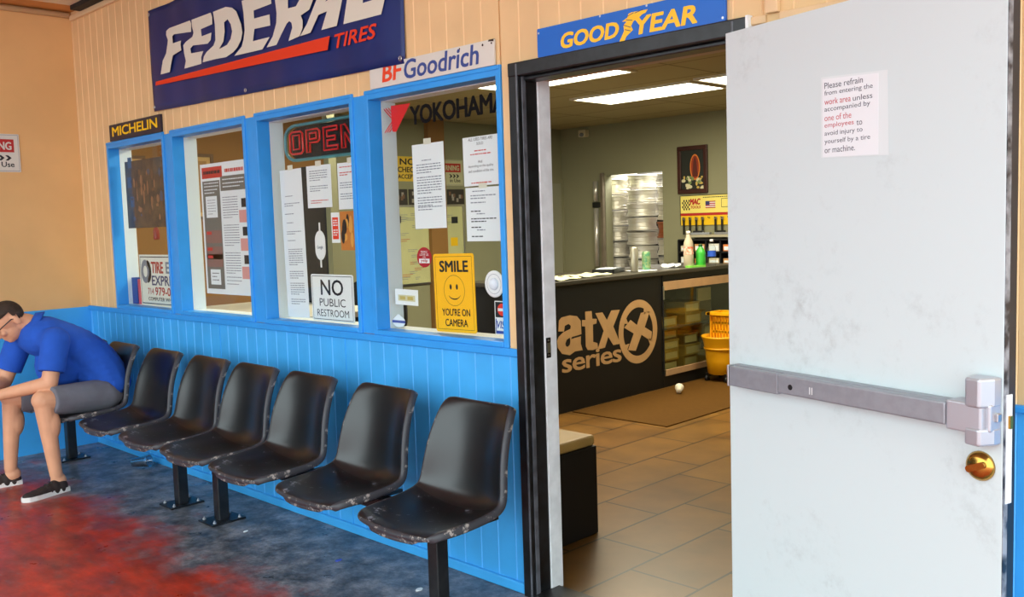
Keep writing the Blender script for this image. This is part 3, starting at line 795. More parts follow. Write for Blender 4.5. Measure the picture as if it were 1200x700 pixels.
# ------------------------------------------------------------------ signs on the wall
FED = [
([(-2.917, 2.445), (-2.879, 2.52), (-2.829, 2.556), (-2.807, 2.602), (-2.796, 2.628), (-2.815, 2.66), (-2.809, 2.683), (-2.771, 2.693), (-2.513, 2.693), (-2.501, 2.674), (-2.507, 2.629), (-2.715, 2.649), (-2.739, 2.641), (-2.737, 2.6), (-2.634, 2.6), (-2.643, 2.58), (-2.637, 2.545), (-2.746, 2.533), (-2.776, 2.484), (-2.797, 2.443)], []) ,
([(-2.613, 2.438), (-2.589, 2.479), (-2.605, 2.523), (-2.611, 2.569), (-2.576, 2.584), (-2.496, 2.599), (-2.479, 2.619), (-2.493, 2.656), (-2.494, 2.693), (-2.271, 2.694), (-2.257, 2.669), (-2.261, 2.63), (-2.392, 2.625), (-2.387, 2.585), (-2.275, 2.587), (-2.289, 2.549), (-2.325, 2.535), (-2.495, 2.551), (-2.528, 2.539), (-2.522, 2.511), (-2.378, 2.503), (-2.406, 2.474), (-2.408, 2.437)], []) ,
([(-2.393, 2.443), (-2.375, 2.472), (-2.344, 2.491), (-2.259, 2.515), (-2.235, 2.541), (-2.232, 2.625), (-2.244, 2.693), (-2.104, 2.695), (-2.04, 2.679), (-1.998, 2.653), (-1.956, 2.579), (-1.948, 2.534), (-1.965, 2.499), (-2.006, 2.467), (-2.053, 2.448), (-2.133, 2.434), (-2.24, 2.44)], [(-2.132, 2.618), (-2.092, 2.628), (-2.062, 2.597), (-2.051, 2.557), (-2.071, 2.522), (-2.113, 2.496), (-2.201, 2.487), (-2.15, 2.521), (-2.131, 2.57)]) ,
([(-2.043, 2.428), (-1.962, 2.464), (-1.94, 2.495), (-1.922, 2.542), (-1.925, 2.636), (-1.937, 2.695), (-1.655, 2.694), (-1.65, 2.629), (-1.824, 2.626), (-1.823, 2.585), (-1.672, 2.58), (-1.672, 2.525), (-1.825, 2.533), (-1.847, 2.474), (-1.683, 2.47), (-1.759, 2.419)], []) ,
([(-1.717, 2.423), (-1.654, 2.468), (-1.614, 2.528), (-1.607, 2.575), (-1.616, 2.642), (-1.615, 2.692), (-1.358, 2.691), (-1.297, 2.668), (-1.275, 2.624), (-1.282, 2.58), (-1.319, 2.541), (-1.394, 2.526), (-1.38, 2.5), (-1.383, 2.466), (-1.413, 2.431), (-1.512, 2.423), (-1.473, 2.481), (-1.477, 2.505), (-1.497, 2.517), (-1.52, 2.509), (-1.575, 2.465), (-1.624, 2.421)], [(-1.498, 2.632), (-1.503, 2.579), (-1.432, 2.576), (-1.398, 2.601), (-1.389, 2.634)]) ,
([(-1.408, 2.43), (-1.345, 2.477), (-1.254, 2.575), (-1.195, 2.676), (-1.002, 2.674), (-1.05, 2.537), (-1.102, 2.428), (-1.226, 2.43), (-1.174, 2.507), (-1.245, 2.503), (-1.318, 2.432)], [(-1.184, 2.552), (-1.145, 2.56), (-1.121, 2.616)]) ,
([(-1.049, 2.427), (-1.013, 2.53), (-0.988, 2.671), (-0.855, 2.67), (-0.897, 2.494), (-0.732, 2.494), (-0.767, 2.422)], []) ,
]
M['navy'] = mat('navy_vinyl', (14,40,108), .42, var=.22, scale=3)
M['vinyl_white'] = mat('off_white_vinyl', (222,220,204), .5)
M['vinyl_red'] = mat('orange_red_vinyl', (228,56,14), .5)
bn = thing('banner', (-1.84, -.015, 2.2), 'navy vinyl banner with large white slanted lettering and an orange stripe', 'banner')
def bz(x, z): return -.0195 - .005*math.sin(x*9+z*4) - .002*math.sin(x*23)
bm_ = MB(); nx, nz = 90, 14; vs = []
for j in range(nz+1):
    for i in range(nx+1):
        x = -3.05+2.422*i/nx; fz = j/nz
        zb = 2.239-(x+3.05)/2.422*.047; zt = 2.842 + .0*x - .012*math.sin((x+3.05)*5)**2*0
        z = zb+(zt-zb)*fz; vs.append((x, bz(x, z), z))
bm_.add(vs, [(j*(nx+1)+i, j*(nx+1)+i+1, (j+1)*(nx+1)+i+1, (j+1)*(nx+1)+i) for j in range(nz) for i in range(nx)], 0, True)
bo = bm_.build('vinyl_sheet', M['navy'], bn); md = bo.modifiers.new('t', 'SOLIDIFY'); md.thickness = .002; md.offset = 1
lt = MB(); ltf = front(0, 0, -.029)
for o_, h_ in FED: lt.prism(o_, 0, .0006, 0, fr=ltf, holes=[h_] if h_ else ())
lt.build('white_lettering', M['vinyl_white'], bn)
lt = MB(); lt.prism([(-2.988,2.411),(-2.995,2.388),(-1.184,2.331),(-1.161,2.392)], 0, .0006, 0, fr=ltf)
lt.text('TIRES', -1.125, 2.327, .322, .065, .0006, 0, bold=.03, shear=.25, fr=ltf)
lt.build('orange_stripe_and_lettering', M['vinyl_red'], bn)
for x, z in ((-3.03,2.815),(-3.03,2.262),(-1.95,2.236),(-.645,2.815),(-.65,2.215)):
    g = MB(); g.lathe([(.011,0),(.011,.003),(.006,.004),(.006,0)], 0,0,0, n=16, fr=Frame((x,-.0275,z),(1,0,0),(0,0,1),(0,-1,0)), cap=False); g.build('grommet', M['steel'], bn)

def plate(name, fr, w, h, t, mats, label, cat, draw=None, r=.004, parent=None, group=None):
    """flat sign or sheet: rounded plate whose print is drawn on its face"""
    q = MB(); q.fr = fr; q.prism(round_rect(0,0,w,h,r) if r else [(0,0),(w,0),(w,h),(0,h)], 0, t, 0)
    if draw: draw(q, t+.0005)
    o = q.build(name, mats)
    return tag(o, label, cat, group)

M['sign_yellow'] = mat('sign_yellow', (250,206,10), .5)
M['sign_navy'] = mat('sign_dark_navy', (34,32,52), .45)
def d(q, c): q.text('MICHELIN', .045, .028, .665, .062, c, 1, bold=.032, sp=.95)
plate('tyre_sign', front(-3.725, 2.111, -.012), .755, .106, .012, [M['sign_navy'], M['sign_yellow']], 'small dark navy sign with yellow lettering over the first window', 'sign', d)
M['sign_white'] = mat('weathered_white_sign', (216,213,204), .5, var=.06, scale=8)
M['sign_royal'] = mat('royal_blue_ink', (52,74,144), .5)
def d(q, c):
    q.text('BF', .088, .020, .142, .076, c, 1, bold=.035, shear=.12); q.text('Goodrich', .242, .014, .470, .082, c, 2, bold=.022, shear=.12)
    q.disc(.735, .085, c, .005, mi=3); q.disc(.785, .085, c, .004, mi=3); q.disc(.60,.09,c,.004,mi=3)
    q.prism([(.765,.094),(.797,.090),(.797,.1),(.77,.1)], 0, c, 3)
plate('tyre_sign', front(-.88, 2.111, -.012), .798, .100, .008, [M['sign_white'], M['orange_ink'], M['sign_royal'], mat('rust', (60,46,36), .8)], 'white sign with orange and blue lettering above the window nearest the door', 'sign', d)
M['sign_blue'] = mat('enamel_blue', (2,98,196), .4, var=.05)
FOOT = [(x-.15, z-2.103) for x, z in [(0.53, 2.098), (0.554, 2.135), (0.552, 2.155), (0.566, 2.165), (0.546, 2.168), (0.569, 2.177), (0.574, 2.189), (0.588, 2.192), (0.654, 2.19), (0.646, 2.181), (0.63, 2.177), (0.614, 2.167), (0.595, 2.162), (0.584, 2.147), (0.592, 2.133), (0.564, 2.116), (0.55, 2.095)]]
def d(q, c):
    q.text('GOOD', .115, .014, .268, .056, c, 1, bold=.045, shear=.15); q.text('YEAR', .448, .010, .250, .060, c, 1, bold=.045, shear=.15)
    q.prism(FOOT, c-.0004, c, 1)
    for (x0, z0), (x1, z1) in (((.412,.068),(.44,.062)),((.418,.078),(.446,.086)),((.402,.052),(.432,.040)),((.408,.036),(.432,.028)),((.45,.084),(.486,.090))):
        n = Vector((z0-z1, x1-x0)).normalized()*.0012
        q.prism([(x0-n.x,z0-n.y),(x1-n.x,z1-n.y),(x1+n.x,z1+n.y),(x0+n.x,z0+n.y)], c, c+.0003, 2)
    for x, z in ((.008,.088),(.79,.088),(.79,.01),(.30,.10),(.50,.10)): q.disc(x, z, c, .004, mi=3)
plate('tyre_sign', front(.15, 2.104, -.012), .80, .104, .010, [M['sign_blue'], mat('sign_gold', (246,194,34), .5), mat('sign_line_navy', (22,40,90), .5), M['steel']], 'long blue enamel sign with yellow lettering and a winged foot over the doorway', 'sign', d)

M['dark_red'] = mat('dark_red_ink', (176,28,26), .6)
def warning(q, c, w, h):
    q.rect(.018*w/.36, h*.52, w-.035, h*.86, c, 1)
    q.text('WARNING', w*.10, h*.58, w*.76, h*.21, c+.0004, 0, bold=.03)
    y = h*.37
    for k in range(3):
        x = w*(.5+.12*k); q.prism([(x,y-h*.07),(x+w*.05,y-h*.07),(x+w*.11,y),(x+w*.05,y+h*.07),(x,y+h*.07),(x+w*.05,y)], c-.0003, c, 2)
    q.text('in Use', w*.52, h*.13, w*.37, h*.14, c, 2, bold=.02)
    for a in ((.008,.006,w-.008,.009),(.008,h-.009,w-.008,h-.006),(.008,.006,.010,h-.006),(w-.010,.006,w-.008,h-.006)): q.rect(*a, c, 3)
plate('warning_sign', facing_x(-.765, 1.938, XL+.002), .36, .254, .004, [M['sign_white'], M['dark_red'], M['ink'], M['grey_ink']], 'white and red warning sign with black arrows on the tan left wall', 'sign', lambda q, c: warning(q, c, .36, .254), r=.006)

# ------------------------------------------------------------------ things on the window panes (inside face of the glass)
def pane(x, z, dy=0): return front(x, z, .0655+dy)
def bars(q, c, x0, x1, rows, mi=1, h=.0045):
    """illegible lines of print"""
    rnd = random.Random(int(x0*1e4)+len(rows))
    for z, frac in rows:
        x = x0
        end = x0+(x1-x0)*frac
        while x < end:
            l = rnd.uniform(.008, .024); q.rect(x, z, min(end, x+l), z+h, c, mi); x += l+.004
def block_rows(z1, n, step=.0115, last=.6): return [(z1-step*i, 1 if i < n-1 else last) for i in range(n)]
P4 = [M['paper'], M['grey_ink'], M['red_ink'], M['ink']]
# window 1
M['poster_dark'] = mat('dark_poster_print', (62,54,52), .5, var=.4, scale=12, rgb2=(98,80,62))
M['poster_warm'] = mat('warm_poster_print', (168,120,88), .5, var=.3, scale=20)
def d(q, c):
    rnd = random.Random(3)
    for (x, z, a, b_) in ((.20,.12,.05,.022),(.27,.20,.022,.06),(.17,.22,.018,.055),(.33,.26,.018,.06),(.24,.31,.03,.05),(.13,.30,.02,.04),(.38,.14,.02,.05),(.43,.30,.016,.06)):
        q.disc(x, z, c, a*.6, b_*.8, 1, n=20)
    for i in range(40):
        x, z = .08+rnd.random()*.45, .06+rnd.random()*.32; q.disc(x, z, c+.0002+i*.00002, .006+rnd.random()*.016, .008+rnd.random()*.03, rnd.choice([1,2,3,3,0]), n=10)
    for (x, z) in ((.05,.40),(.03,.27),(.06,.14)): q.rect(x, z, x+.06, z+.07, c, 2)
plate('poster', pane(-3.745, 1.535, .008), .60, .445, .002, [M['poster_dark'], M['poster_warm'], mat('poster_blue_print', (74,88,120), .5), mat('poster_umber', (110,78,54), .5)], 'dark poster with pale figures hanging in the first window', 'poster', d, r=0)
def d(q, c):
    q.rect(.012,.012,.69,.018,c,3); q.rect(.012,.318,.69,.324,c,3); q.rect(.012,.012,.017,.324,c,3)
    q.text('TIRE', .175, .215, .175, .075, c, 2, bold=.04); q.text('E', .385, .215, .05, .075, c, 1, bold=.04)
    q.text('EXPRESS', .175, .135, .40, .065, c, 4, bold=.03); q.text('714', .11, .075, .085, .042, c, 2, bold=.01); q.text('979-02', .215, .070, .27, .055, c, 2, bold=.03)
    q.text('COMPUTER WHEEL', .11, .034, .40, .024, c, 3, bold=.015)
    q.ring(.085, .225, c, .030, .062, 1, ky=1.25); q.ring(.115, .225, c, .030, .058, 3, ky=1.3, t0=-90, t1=90)
plate('shop_sign', pane(-3.60, 1.022, .004), .70, .336, .004, [mat('cream_sign', (232,232,220), .5), M['grey_ink'], mat('brick_red_ink', (176,52,44), .6), M['ink'], mat('shop_navy_ink', (58,66,110), .6)], 'white shop sign with red and navy lettering at the foot of the first window', 'sign', d, r=0)
q = MB(); q.lathe([(.018,0),(.020,.01),(.020,.06),(.010,.08),(.008,.095)], -3.36, .085, 1.455, n=14); q.tube([(-3.36,.085,1.55),(-3.36,.075,1.60)], .002, n=5)
tag(q.build('air_freshener', mat('dark_red_plastic', (140,30,26), .4)), 'small dark red ornament hanging below the dark poster in the first window', 'ornament')
q = MB(); q.box(-3.80,-3.70,.085,.135,1.022,1.20); bxo = tag(q.build('box', mat('blue_carton', (44,62,140), .6)), 'small blue carton in the corner of the first window', 'box')
q = MB(); q.box(-3.69,-3.655,.085,.125,1.022,1.19); tag(q.build('box', mat('pink_red_carton', (206,72,84), .6)), 'small red carton beside the blue one in the first window', 'box')
# window 2
M['pgrey'] = mat('poster_grey_print', (112,110,104), .7, var=.1); M['pbrown'] = mat('poster_maroon_print', (136,98,92), .7); M['ppink'] = mat('poster_pink_print', (214,150,146), .7)
def d(q, c):
    w, h = .54, .765
    q.rect(.02,.68,.26,.745,c,4); bars(q, c+.0003, .04,.24,[(.705,1)],3,.018); bars(q, c, .29, .50, [(.705,1)], 4, .02)
    q.rect(.02,.03,.225,.665,c,1); q.rect(.235,.60,.52,.685,c,1)
    bars(q, c+.0003, .26,.50,[(.662,1),(.640,1),(.620,.8)],0,.006); bars(q, c+.0003, .04,.21,[(.648,1),(.630,1),(.61,.9),(.592,.7)],0,.006)
    q.rect(.05,.45,.185,.575,c+.0003,0); bars(q, c+.0006, .07,.165,block_rows(.55,6,.016),5,.004)
    for z in (.30,.205,.16): q.rect(.03,z,.215,z+.075,c+.0003,2); q.rect(.04,z+.05,.10,z+.068,c+.0006,4)
    q.rect(.06,.055,.18,.145,c+.0003,0); bars(q, c+.0006,.08,.16,[(.12,1),(.10,.7),(.08,1)],3,.005)
    for k, z in enumerate((.49,.33,.17)):
        q.rect(.46,z+.01,.51,z+.06,c,3); q.rect(.43,z-.075,.51,z-.005,c,6)
        bars(q, c, .25,.42,block_rows(z+.07,9,.0145),5,.005)
    bars(q, c, .25,.42,[(.10,1),(.08,1),(.06,.8)],5,.005)
plate('labour_poster', pane(-2.69, 1.128, .006), .54, .765, .002, [M['paper'], M['pgrey'], M['pbrown'], M['ink'], M['red_ink'], M['grey_ink'], M['ppink']], 'tall white and grey workplace notice poster in the second window', 'poster', d, r=0)
# window 3
def paper(x0, z0, w, h, rows, label, red=(), tilt=0, dy=0):
    q = MB(); fr = pane(x0, z0, dy)
    if tilt: fr = fr.rot(tilt)
    q.fr = fr; q.prism([(0,0),(w,0),(w,h),(0,h)], 0, .0008, 0)
    for (xa, xb, z, n, mi) in rows: bars(q, .0013, xa*w, xb*w, block_rows(z*h, n), mi)
    q.rect(w*.38, h-.004, w*.62, h+.022, .0011, 4)
    return tag(q.build('notice', [M['paper'], M['grey_ink'], M['red_ink'], M['ink'], mat('clear_tape', (214,212,196), .3)]), label, 'notice')
paper(-1.795, 1.03, .205, .775, [(.2,.8,.82,1,1),(.14,.84,.77,2,1),(.14,.84,.70,1,1),(.2,.7,.64,1,1),(.18,.84,.58,2,1),(.2,.8,.52,1,1),(.2,.85,.46,8,1),(.2,.85,.31,4,1),(.2,.85,.23,6,1),(.2,.85,.12,3,1)], 'very long narrow white notice at the left of the third window', tilt=1)
paper(-1.556, 1.600, .215, .212, [(.12,.85,.86,5,1),(.12,.85,.50,3,1),(.14,.85,.16,2,2)], 'white notice directly below the OPEN sign in the third window')
paper(-1.285, 1.585, .22, .225, [(.08,.9,.90,1,2),(.08,.6,.78,2,2),(.08,.9,.56,3,1),(.08,.9,.32,3,1)], 'white notice with red heading at the right edge of the third window')
def d(q, c):
    q.rect(.010,.018,.060,.126,c,1); bars(q, c+.0004, .016,.054,[(.108,1),(.096,1),(.084,1),(.060,1),(.048,1),(.036,.8)],0,.006)
plate('tag', pane(-1.357, 1.422), .070, .150, .001, [M['white'], M['vinyl_red']], 'small white and red tag on the third window', 'tag', d)
hs = MB(); hs.fr = pane(-1.467, 1.41, .004)
o_ = [( .050*math.cos(t)*(1 if abs(math.sin(t)) < .9 else 1), .075*math.sin(t)) for t in [2*math.pi*i/32 for i in range(32)]]
o_ = [(max(-.044, min(.044, x)), z) for x, z in o_]
hs.prism(o_, 0, .003, 0); hs.text('Google', -.026, -.022, .052, .022, .0036, 1, bold=.01); hs.box(-.005,.005,.07,.115,0,.003,0); hs.box(-.005,.005,-.112,-.07,0,.003,0)
tag(hs.build('hanging_sign', [M['white'], M['grey_ink']]), 'small white oval hanging sign in the third window above the restroom sign', 'sign')
def d(q, c):
    W, Hh = .365, .238
    for a in ((.010,.008,W-.010,.011),(.010,Hh-.011,W-.010,Hh-.008),(.010,.008,.0125,Hh-.008),(W-.0125,.008,W-.010,Hh-.008)): q.rect(*a, c, 1)
    q.text('NO', .085,.132,.195,.080,c,1,bold=.015); q.text('PUBLIC', .070,.076,.225,.040,c,1); q.text('RESTROOM', .045,.024,.275,.036,c,1)
plate('restroom_sign', pane(-1.557, 1.026, -.001), .365, .238, .003, [M['white'], M['ink']], 'white NO PUBLIC RESTROOM sign at the foot of the third window', 'sign', d, r=.012)
# open sign: tube letters on a frame
M['neon'] = mat('red_sign_tube', (190,34,34), .3, emit=.12); M['teal'] = mat('teal_sign_tube', (70,132,140), .35)
on = thing('open_sign', (-1.43, .12, 1.80), 'red tube OPEN sign with a teal outline at the top of the third window', 'open sign')
q = MB(); F_ = Frame((-1.795, .115, 1.882), (1,0,0), (0,0,.6), (0,-1,0))
q.tube([(p[0],p[1],0) for p in round_rect(-.02,-.045,.68,.255,.10)], .009, closed=True, fr=F_); q.tube([(p[0],p[1],-.004) for p in round_rect(-.02,-.045,.68,.255,.10)], .004, closed=True, fr=F_)
q.build('outline', M['teal'], on)
q = MB(); q.prism(round_rect(-.01,-.035,.67,.245,.09), -.03, -.022, 0, fr=F_); q.build('backing', M['black_matte'], on)
q = MB()
def letter(paths, x):
    for p in paths:
        for k in (0, ): q.tube([(x+a, b_, .004) for a, b_ in p[0]], .0055, closed=p[1], n=8, fr=F_)
letter([([(.0,.03),(.0,.18),(.02,.20),(.10,.20),(.12,.18),(.12,.03),(.10,.01),(.02,.01)], True), ([(.03,.05),(.03,.17),(.09,.17),(.09,.05)], True)], .03)
letter([([(.0,.01),(.0,.20),(.10,.20),(.12,.18),(.12,.11),(.10,.09),(.03,.09),(.03,.01)], True), ([(.03,.12),(.03,.17),(.09,.17),(.09,.12)], True)], .185)
letter([([(.0,.01),(.0,.20),(.12,.20),(.12,.17),(.03,.17),(.03,.12),(.10,.12),(.10,.09),(.03,.09),(.03,.04),(.12,.04),(.12,.01)], True)], .34)
letter([([(.0,.01),(.0,.20),(.03,.20),(.09,.08),(.09,.20),(.12,.20),(.12,.01),(.09,.01),(.03,.13),(.03,.01)], True)], .495)
q.build('tube_letters', M['neon'], on)
# window 4
M['yk_black'] = mat('black_decal', (8,8,10), .9, spec=.2); M['yk_red'] = mat('red_decal', (206,30,24), .4)
q = MB(); fr = front(0,0,.0552)
q.prism([(-.832,2.038),(-.695,2.036),(-.801,1.92),(-.828,1.923),(-.832,1.978)], 0, .0006, 0, fr=fr)
for (x0,z0),(x1,z1) in (((-.885,2.03),(-.833,1.985)),((-.871,2.031),(-.831,1.998)),((-.853,2.031),(-.83,2.012)),((-.884,1.923),(-.829,1.966)),((-.868,1.923),(-.826,1.955)),((-.852,1.923),(-.824,1.942))):
    q.prism([(x0,z0-.003),(x1,z1-.003),(x1,z1+.003),(x0,z0+.003)] , 0, .0006, 0, fr=fr)
q.text('YOKOHAMA', -.70, 1.938, .60, .084, .0006, 1, bold=.035, fr=fr, sp=.95)
tag(q.build('window_decal', [M['yk_red'], M['yk_black']]), 'black lettering decal with a red emblem across the top of the window nearest the door', 'decal')
paper(-.705, 1.480, .212, .372, [(.3,.8,.80,1,1),(.12,.9,.75,4,1),(.12,.9,.60,7,1),(.12,.9,.36,4,1),(.12,.9,.25,2,1)], 'long white notice at the centre of the window nearest the door', tilt=.5)
q = MB(); q.fr = pane(-.372, 1.652).rot(.5); q.prism([(0,0),(.212,0),(.212,.203),(0,.203)], 0, .0008, 0)
q.text('ALL USED TIRES ARE', .035,.186,.145,.012,.0013,3); q.text('SOLD', .085,.168,.040,.011,.0013,3)
bars(q,.0013,.07,.14,[(.142,1)],2); bars(q,.0013,.045,.17,[(.128,1)],2); q.text('And', .09,.094,.025,.011,.0013,3)
q.text('depending on the quality', .03,.074,.15,.013,.0013,3); q.text('and condition of the tire', .03,.056,.15,.011,.0013,3); bars(q,.0013,.045,.165,[(.010,1)],2)
tag(q.build('notice', P4), 'white used tire notice at the top right of the window nearest the door', 'notice')
paper(-.366, 1.422, .212, .224, [(.2,.8,.92,1,1),(.14,.85,.84,2,1),(.14,.85,.71,1,1),(.14,.6,.55,1,3),(.3,.7,.50,1,1),(.14,.85,.41,2,3),(.14,.6,.25,1,3),(.3,.7,.20,1,1),(.14,.7,.08,1,3)], 'white notice just below the used tire notice in the window nearest the door')
M['smile'] = mat('amber_sign', (252,186,6), .5)
q = MB(); q.fr = front(-.583, 1.026, .0625).rot(1.0)
q.prism(round_rect(0,0,.26,.342,.012), -.002, .001, 0)
for a in ((.012,.012,.248,.0135),(.012,.3285,.248,.330),(.012,.012,.0135,.330),(.2465,.012,.248,.330)): q.rect(*a,.0016,1)
q.text('SMILE', .040,.262,.185,.050,.0016,1,bold=.035); q.text("YOU'RE ON", .045,.072,.180,.032,.0016,1,bold=.012); q.text('CAMERA', .063,.026,.145,.032,.0016,1,bold=.012)
q.ring(.13,.182,.0016,.0655,.0672,1); q.disc(.108,.198,.0016,.0065,.012,1); q.disc(.148,.198,.0016,.0065,.012,1)
q.prism([(.092,.160)]+[(.13+.040*math.sin(t), .172-.030*math.cos(t)*1.0) for t in [(-1.2+2.4*i/10) for i in range(11)]]+[(.170,.160),(.15,.150),(.13,.147),(.11,.150)][::1], .001, .0016, 1)
tag(q.build('smile_sign', [M['smile'], M['ink']]), "yellow SMILE YOU'RE ON CAMERA sign with a smiling face, nearest the door", 'sign')
q = MB(); q.fr = pane(-.652,1.353); q.disc(0,0,.001,.050,.045,0,c0=0); q.text('PEOPLE', -.022,.020,.044,.009,.0015,1); q.text('LOVE US', -.030,.007,.060,.010,.0015,1); q.text('ON', -.01,-.003,.02,.007,.0015,1); q.rect(-.036,-.026,.036,-.006,.0015,1); q.text('yelp', -.024,-.024,.048,.017,.002,0,bold=.02)
tag(q.build('sticker', [mat('crimson_sticker', (172,22,34), .5), M['white']]), 'round dark red sticker left of the yellow SMILE sign', 'sticker')
q = MB(); q.fr = pane(-.207,1.245,-.002); q.lathe([(.056,0),(.056,.003),(.050,.004)], n=40); q.ring(0,0,.0046,.040,.0415,1); q.lathe([(.026,.004),(.024,.010),(.014,.018),(.0001,.020)], n=24, mi=2)
tag(q.build('door_buzzer', [M['white'], M['grey_ink'], M['grey_trim']]), 'round white buzzer disc with a grey dome at the right of the SMILE sign', 'buzzer')
def d(q, c):
    q.rect(.004,.072,.086,.136,c,1); q.disc(.045,.104,c+.0003,.028,.026,2); q.rect(.020,.098,.070,.110,c+.0006,0)
    q.rect(.004,.004,.086,.016,c,3); q.text('VISA', .010,.026,.070,.032,c,3,bold=.02,shear=.2); q.rect(.004,.004,.009,.066,c,3)
plate('card_sticker', pane(-.213, 1.035), .09, .140, .001, [M['white'], M['ink'], mat('card_red', (226,52,32), .5), mat('card_blue', (40,70,160), .5)], 'bank card acceptance sticker in the lower right corner of the window nearest the door', 'sticker', d, r=.003)
q = MB(); q.fr = pane(-.872,1.135).rot(-1); q.prism([(0,0),(.165,0),(.165,.072),(0,.072)],0,.001,0); q.rect(.022,.018,.145,.046,.0014,1); q.rect(.035,.024,.075,.040,.0018,2); q.rect(.09,.024,.13,.040,.0018,2)
tag(q.build('card', [M['white'], mat('pale_olive_print', (206,200,160), .6), mat('dull_yellow_print', (190,170,90), .6)]), 'white card taped low at the left of the window nearest the door', 'card')
q = MB(); q.fr = pane(-.852,1.054); q.disc(0,.0,.001,.046,.026,0,c0=0); q.rect(-.048,-.006,.048,.006,.0015,1); q.disc(0,.014,.0013,.022,.020,0)
tag(q.build('sticker', [M['white'], mat('indigo_print', (70,80,150), .6)]), 'small white and indigo sticker in the lower left corner of the window nearest the door', 'sticker')

# ------------------------------------------------------------------ the office inside
ATX = [
([(2.67, 0.648), (2.681, 0.731), (2.711, 0.752), (2.809, 0.76), (2.892, 0.745), (2.937, 0.705), (2.941, 0.598), (2.825, 0.588), (2.816, 0.572), (2.934, 0.582), (2.93, 0.524), (2.951, 0.47), (2.858, 0.471), (2.796, 0.449), (2.707, 0.47), (2.657, 0.525), (2.652, 0.576), (2.676, 0.608), (2.729, 0.636), (2.812, 0.653), (2.818, 0.677), (2.791, 0.695), (2.746, 0.684), (2.736, 0.641)], [(2.747, 0.545), (2.764, 0.573), (2.802, 0.587), (2.808, 0.558), (2.8, 0.529), (2.776, 0.516), (2.754, 0.524)]) ,
([(2.953, 0.709), (2.995, 0.705), (2.994, 0.771), (3.073, 0.769), (3.079, 0.707), (3.135, 0.701), (3.13, 0.664), (3.085, 0.66), (3.083, 0.521), (3.135, 0.505), (3.142, 0.463), (3.077, 0.455), (3.014, 0.463), (2.991, 0.496), (2.99, 0.654), (2.951, 0.66)], []) ,
([(3.12, 0.747), (3.209, 0.746), (3.264, 0.678), (3.325, 0.751), (3.435, 0.747), (3.345, 0.618), (3.433, 0.465), (3.34, 0.465), (3.276, 0.541), (3.231, 0.457), (3.138, 0.453), (3.22, 0.594)], []) ,
([(3.722, 0.694), (3.849, 0.698), (3.772, 0.568), (3.871, 0.519), (3.859, 0.438), (3.724, 0.508), (3.639, 0.381), (3.534, 0.399), (3.618, 0.53), (3.489, 0.592), (3.578, 0.648), (3.665, 0.596)], []) ,
]
M['counter'] = mat('black_counter_board', (9,11,13), .5)
M['counter_top'] = mat('dark_laminate', (58,54,46), .35, var=.1)
M['logo'] = mat('bare_wood_logo', (206,164,112), .55, var=.10, scale=8)
ct = thing('counter', (-2.55, 3.6, 0), 'black service counter with a tan stencilled logo and a glass display end', 'counter')
q = MB(); q.box(-2.9, -2.2, 2.4, 4.03, .0, .995); q.box(-2.9,-2.86,4.03,5.25,0,.995); q.box(-2.9,-2.2,5.21,5.25,0,.995); q.box(-2.86,-2.2,4.03,5.21,0,.12); q.box(-2.86,-2.21,4.03,5.21,.94,.995); q.build('body', M['counter'], ct, bevel=.003)
q = MB(); q.box(-2.95, -2.175, 2.36, 5.29, .995, 1.03); q.build('top', M['counter_top'], ct, bevel=.006)
q = MB(); q.box(-2.2,-2.188,4.04,5.2,.86,.935); q.build('upper_strip', M['wood_tan'], ct, bevel=.002)
q = MB(); q.box(-2.2,-2.188,4.06,5.2,.105,.160); q.build('lower_strip', M['wood_tan'], ct, bevel=.002)
q = MB(); q.box(-2.205,-2.199,4.04,5.2,.16,.86); q.build('glass_front', M['case_glass'], ct)
q = MB(); q.box(-2.86,-2.25,4.05,5.2,.50,.512); q.build('shelf', mat('shelf_grey', (70,70,62), .5), ct)
q = MB(); q.box(-2.199,-2.19,4.03,4.045,.12,.99); q.box(-2.199,-2.186,4.032,4.05,.78,.90,1); q.build('corner_edge', [M['black_matte'], M['steel']], ct)
q = MB(); fr = facing_x(0, 0, -2.1992)
for o_, h_ in ATX: q.prism(o_, 0, .002, 0, fr=fr, holes=[h_] if h_ else ())
q.ring(3.681, .540, .002, .205, .270, 0, n=64, fr=fr)
q.text('series', 2.70, .318, .745, .142, .002, 0, bold=.025, fr=fr, sp=.92)
for a in (60, 150, 215, 330):
    t = math.radians(a); x, z = 3.681+.205*math.cos(t), .54+.205*math.sin(t)
    q.prism([(x+.03*math.sin(t), z-.03*math.cos(t)), (x-.02*math.sin(t), z+.02*math.cos(t)), (x-.05*math.cos(t), z-.05*math.sin(t))], 0, .002, 0, fr=fr)
q.build('logo', M['logo'], ct)
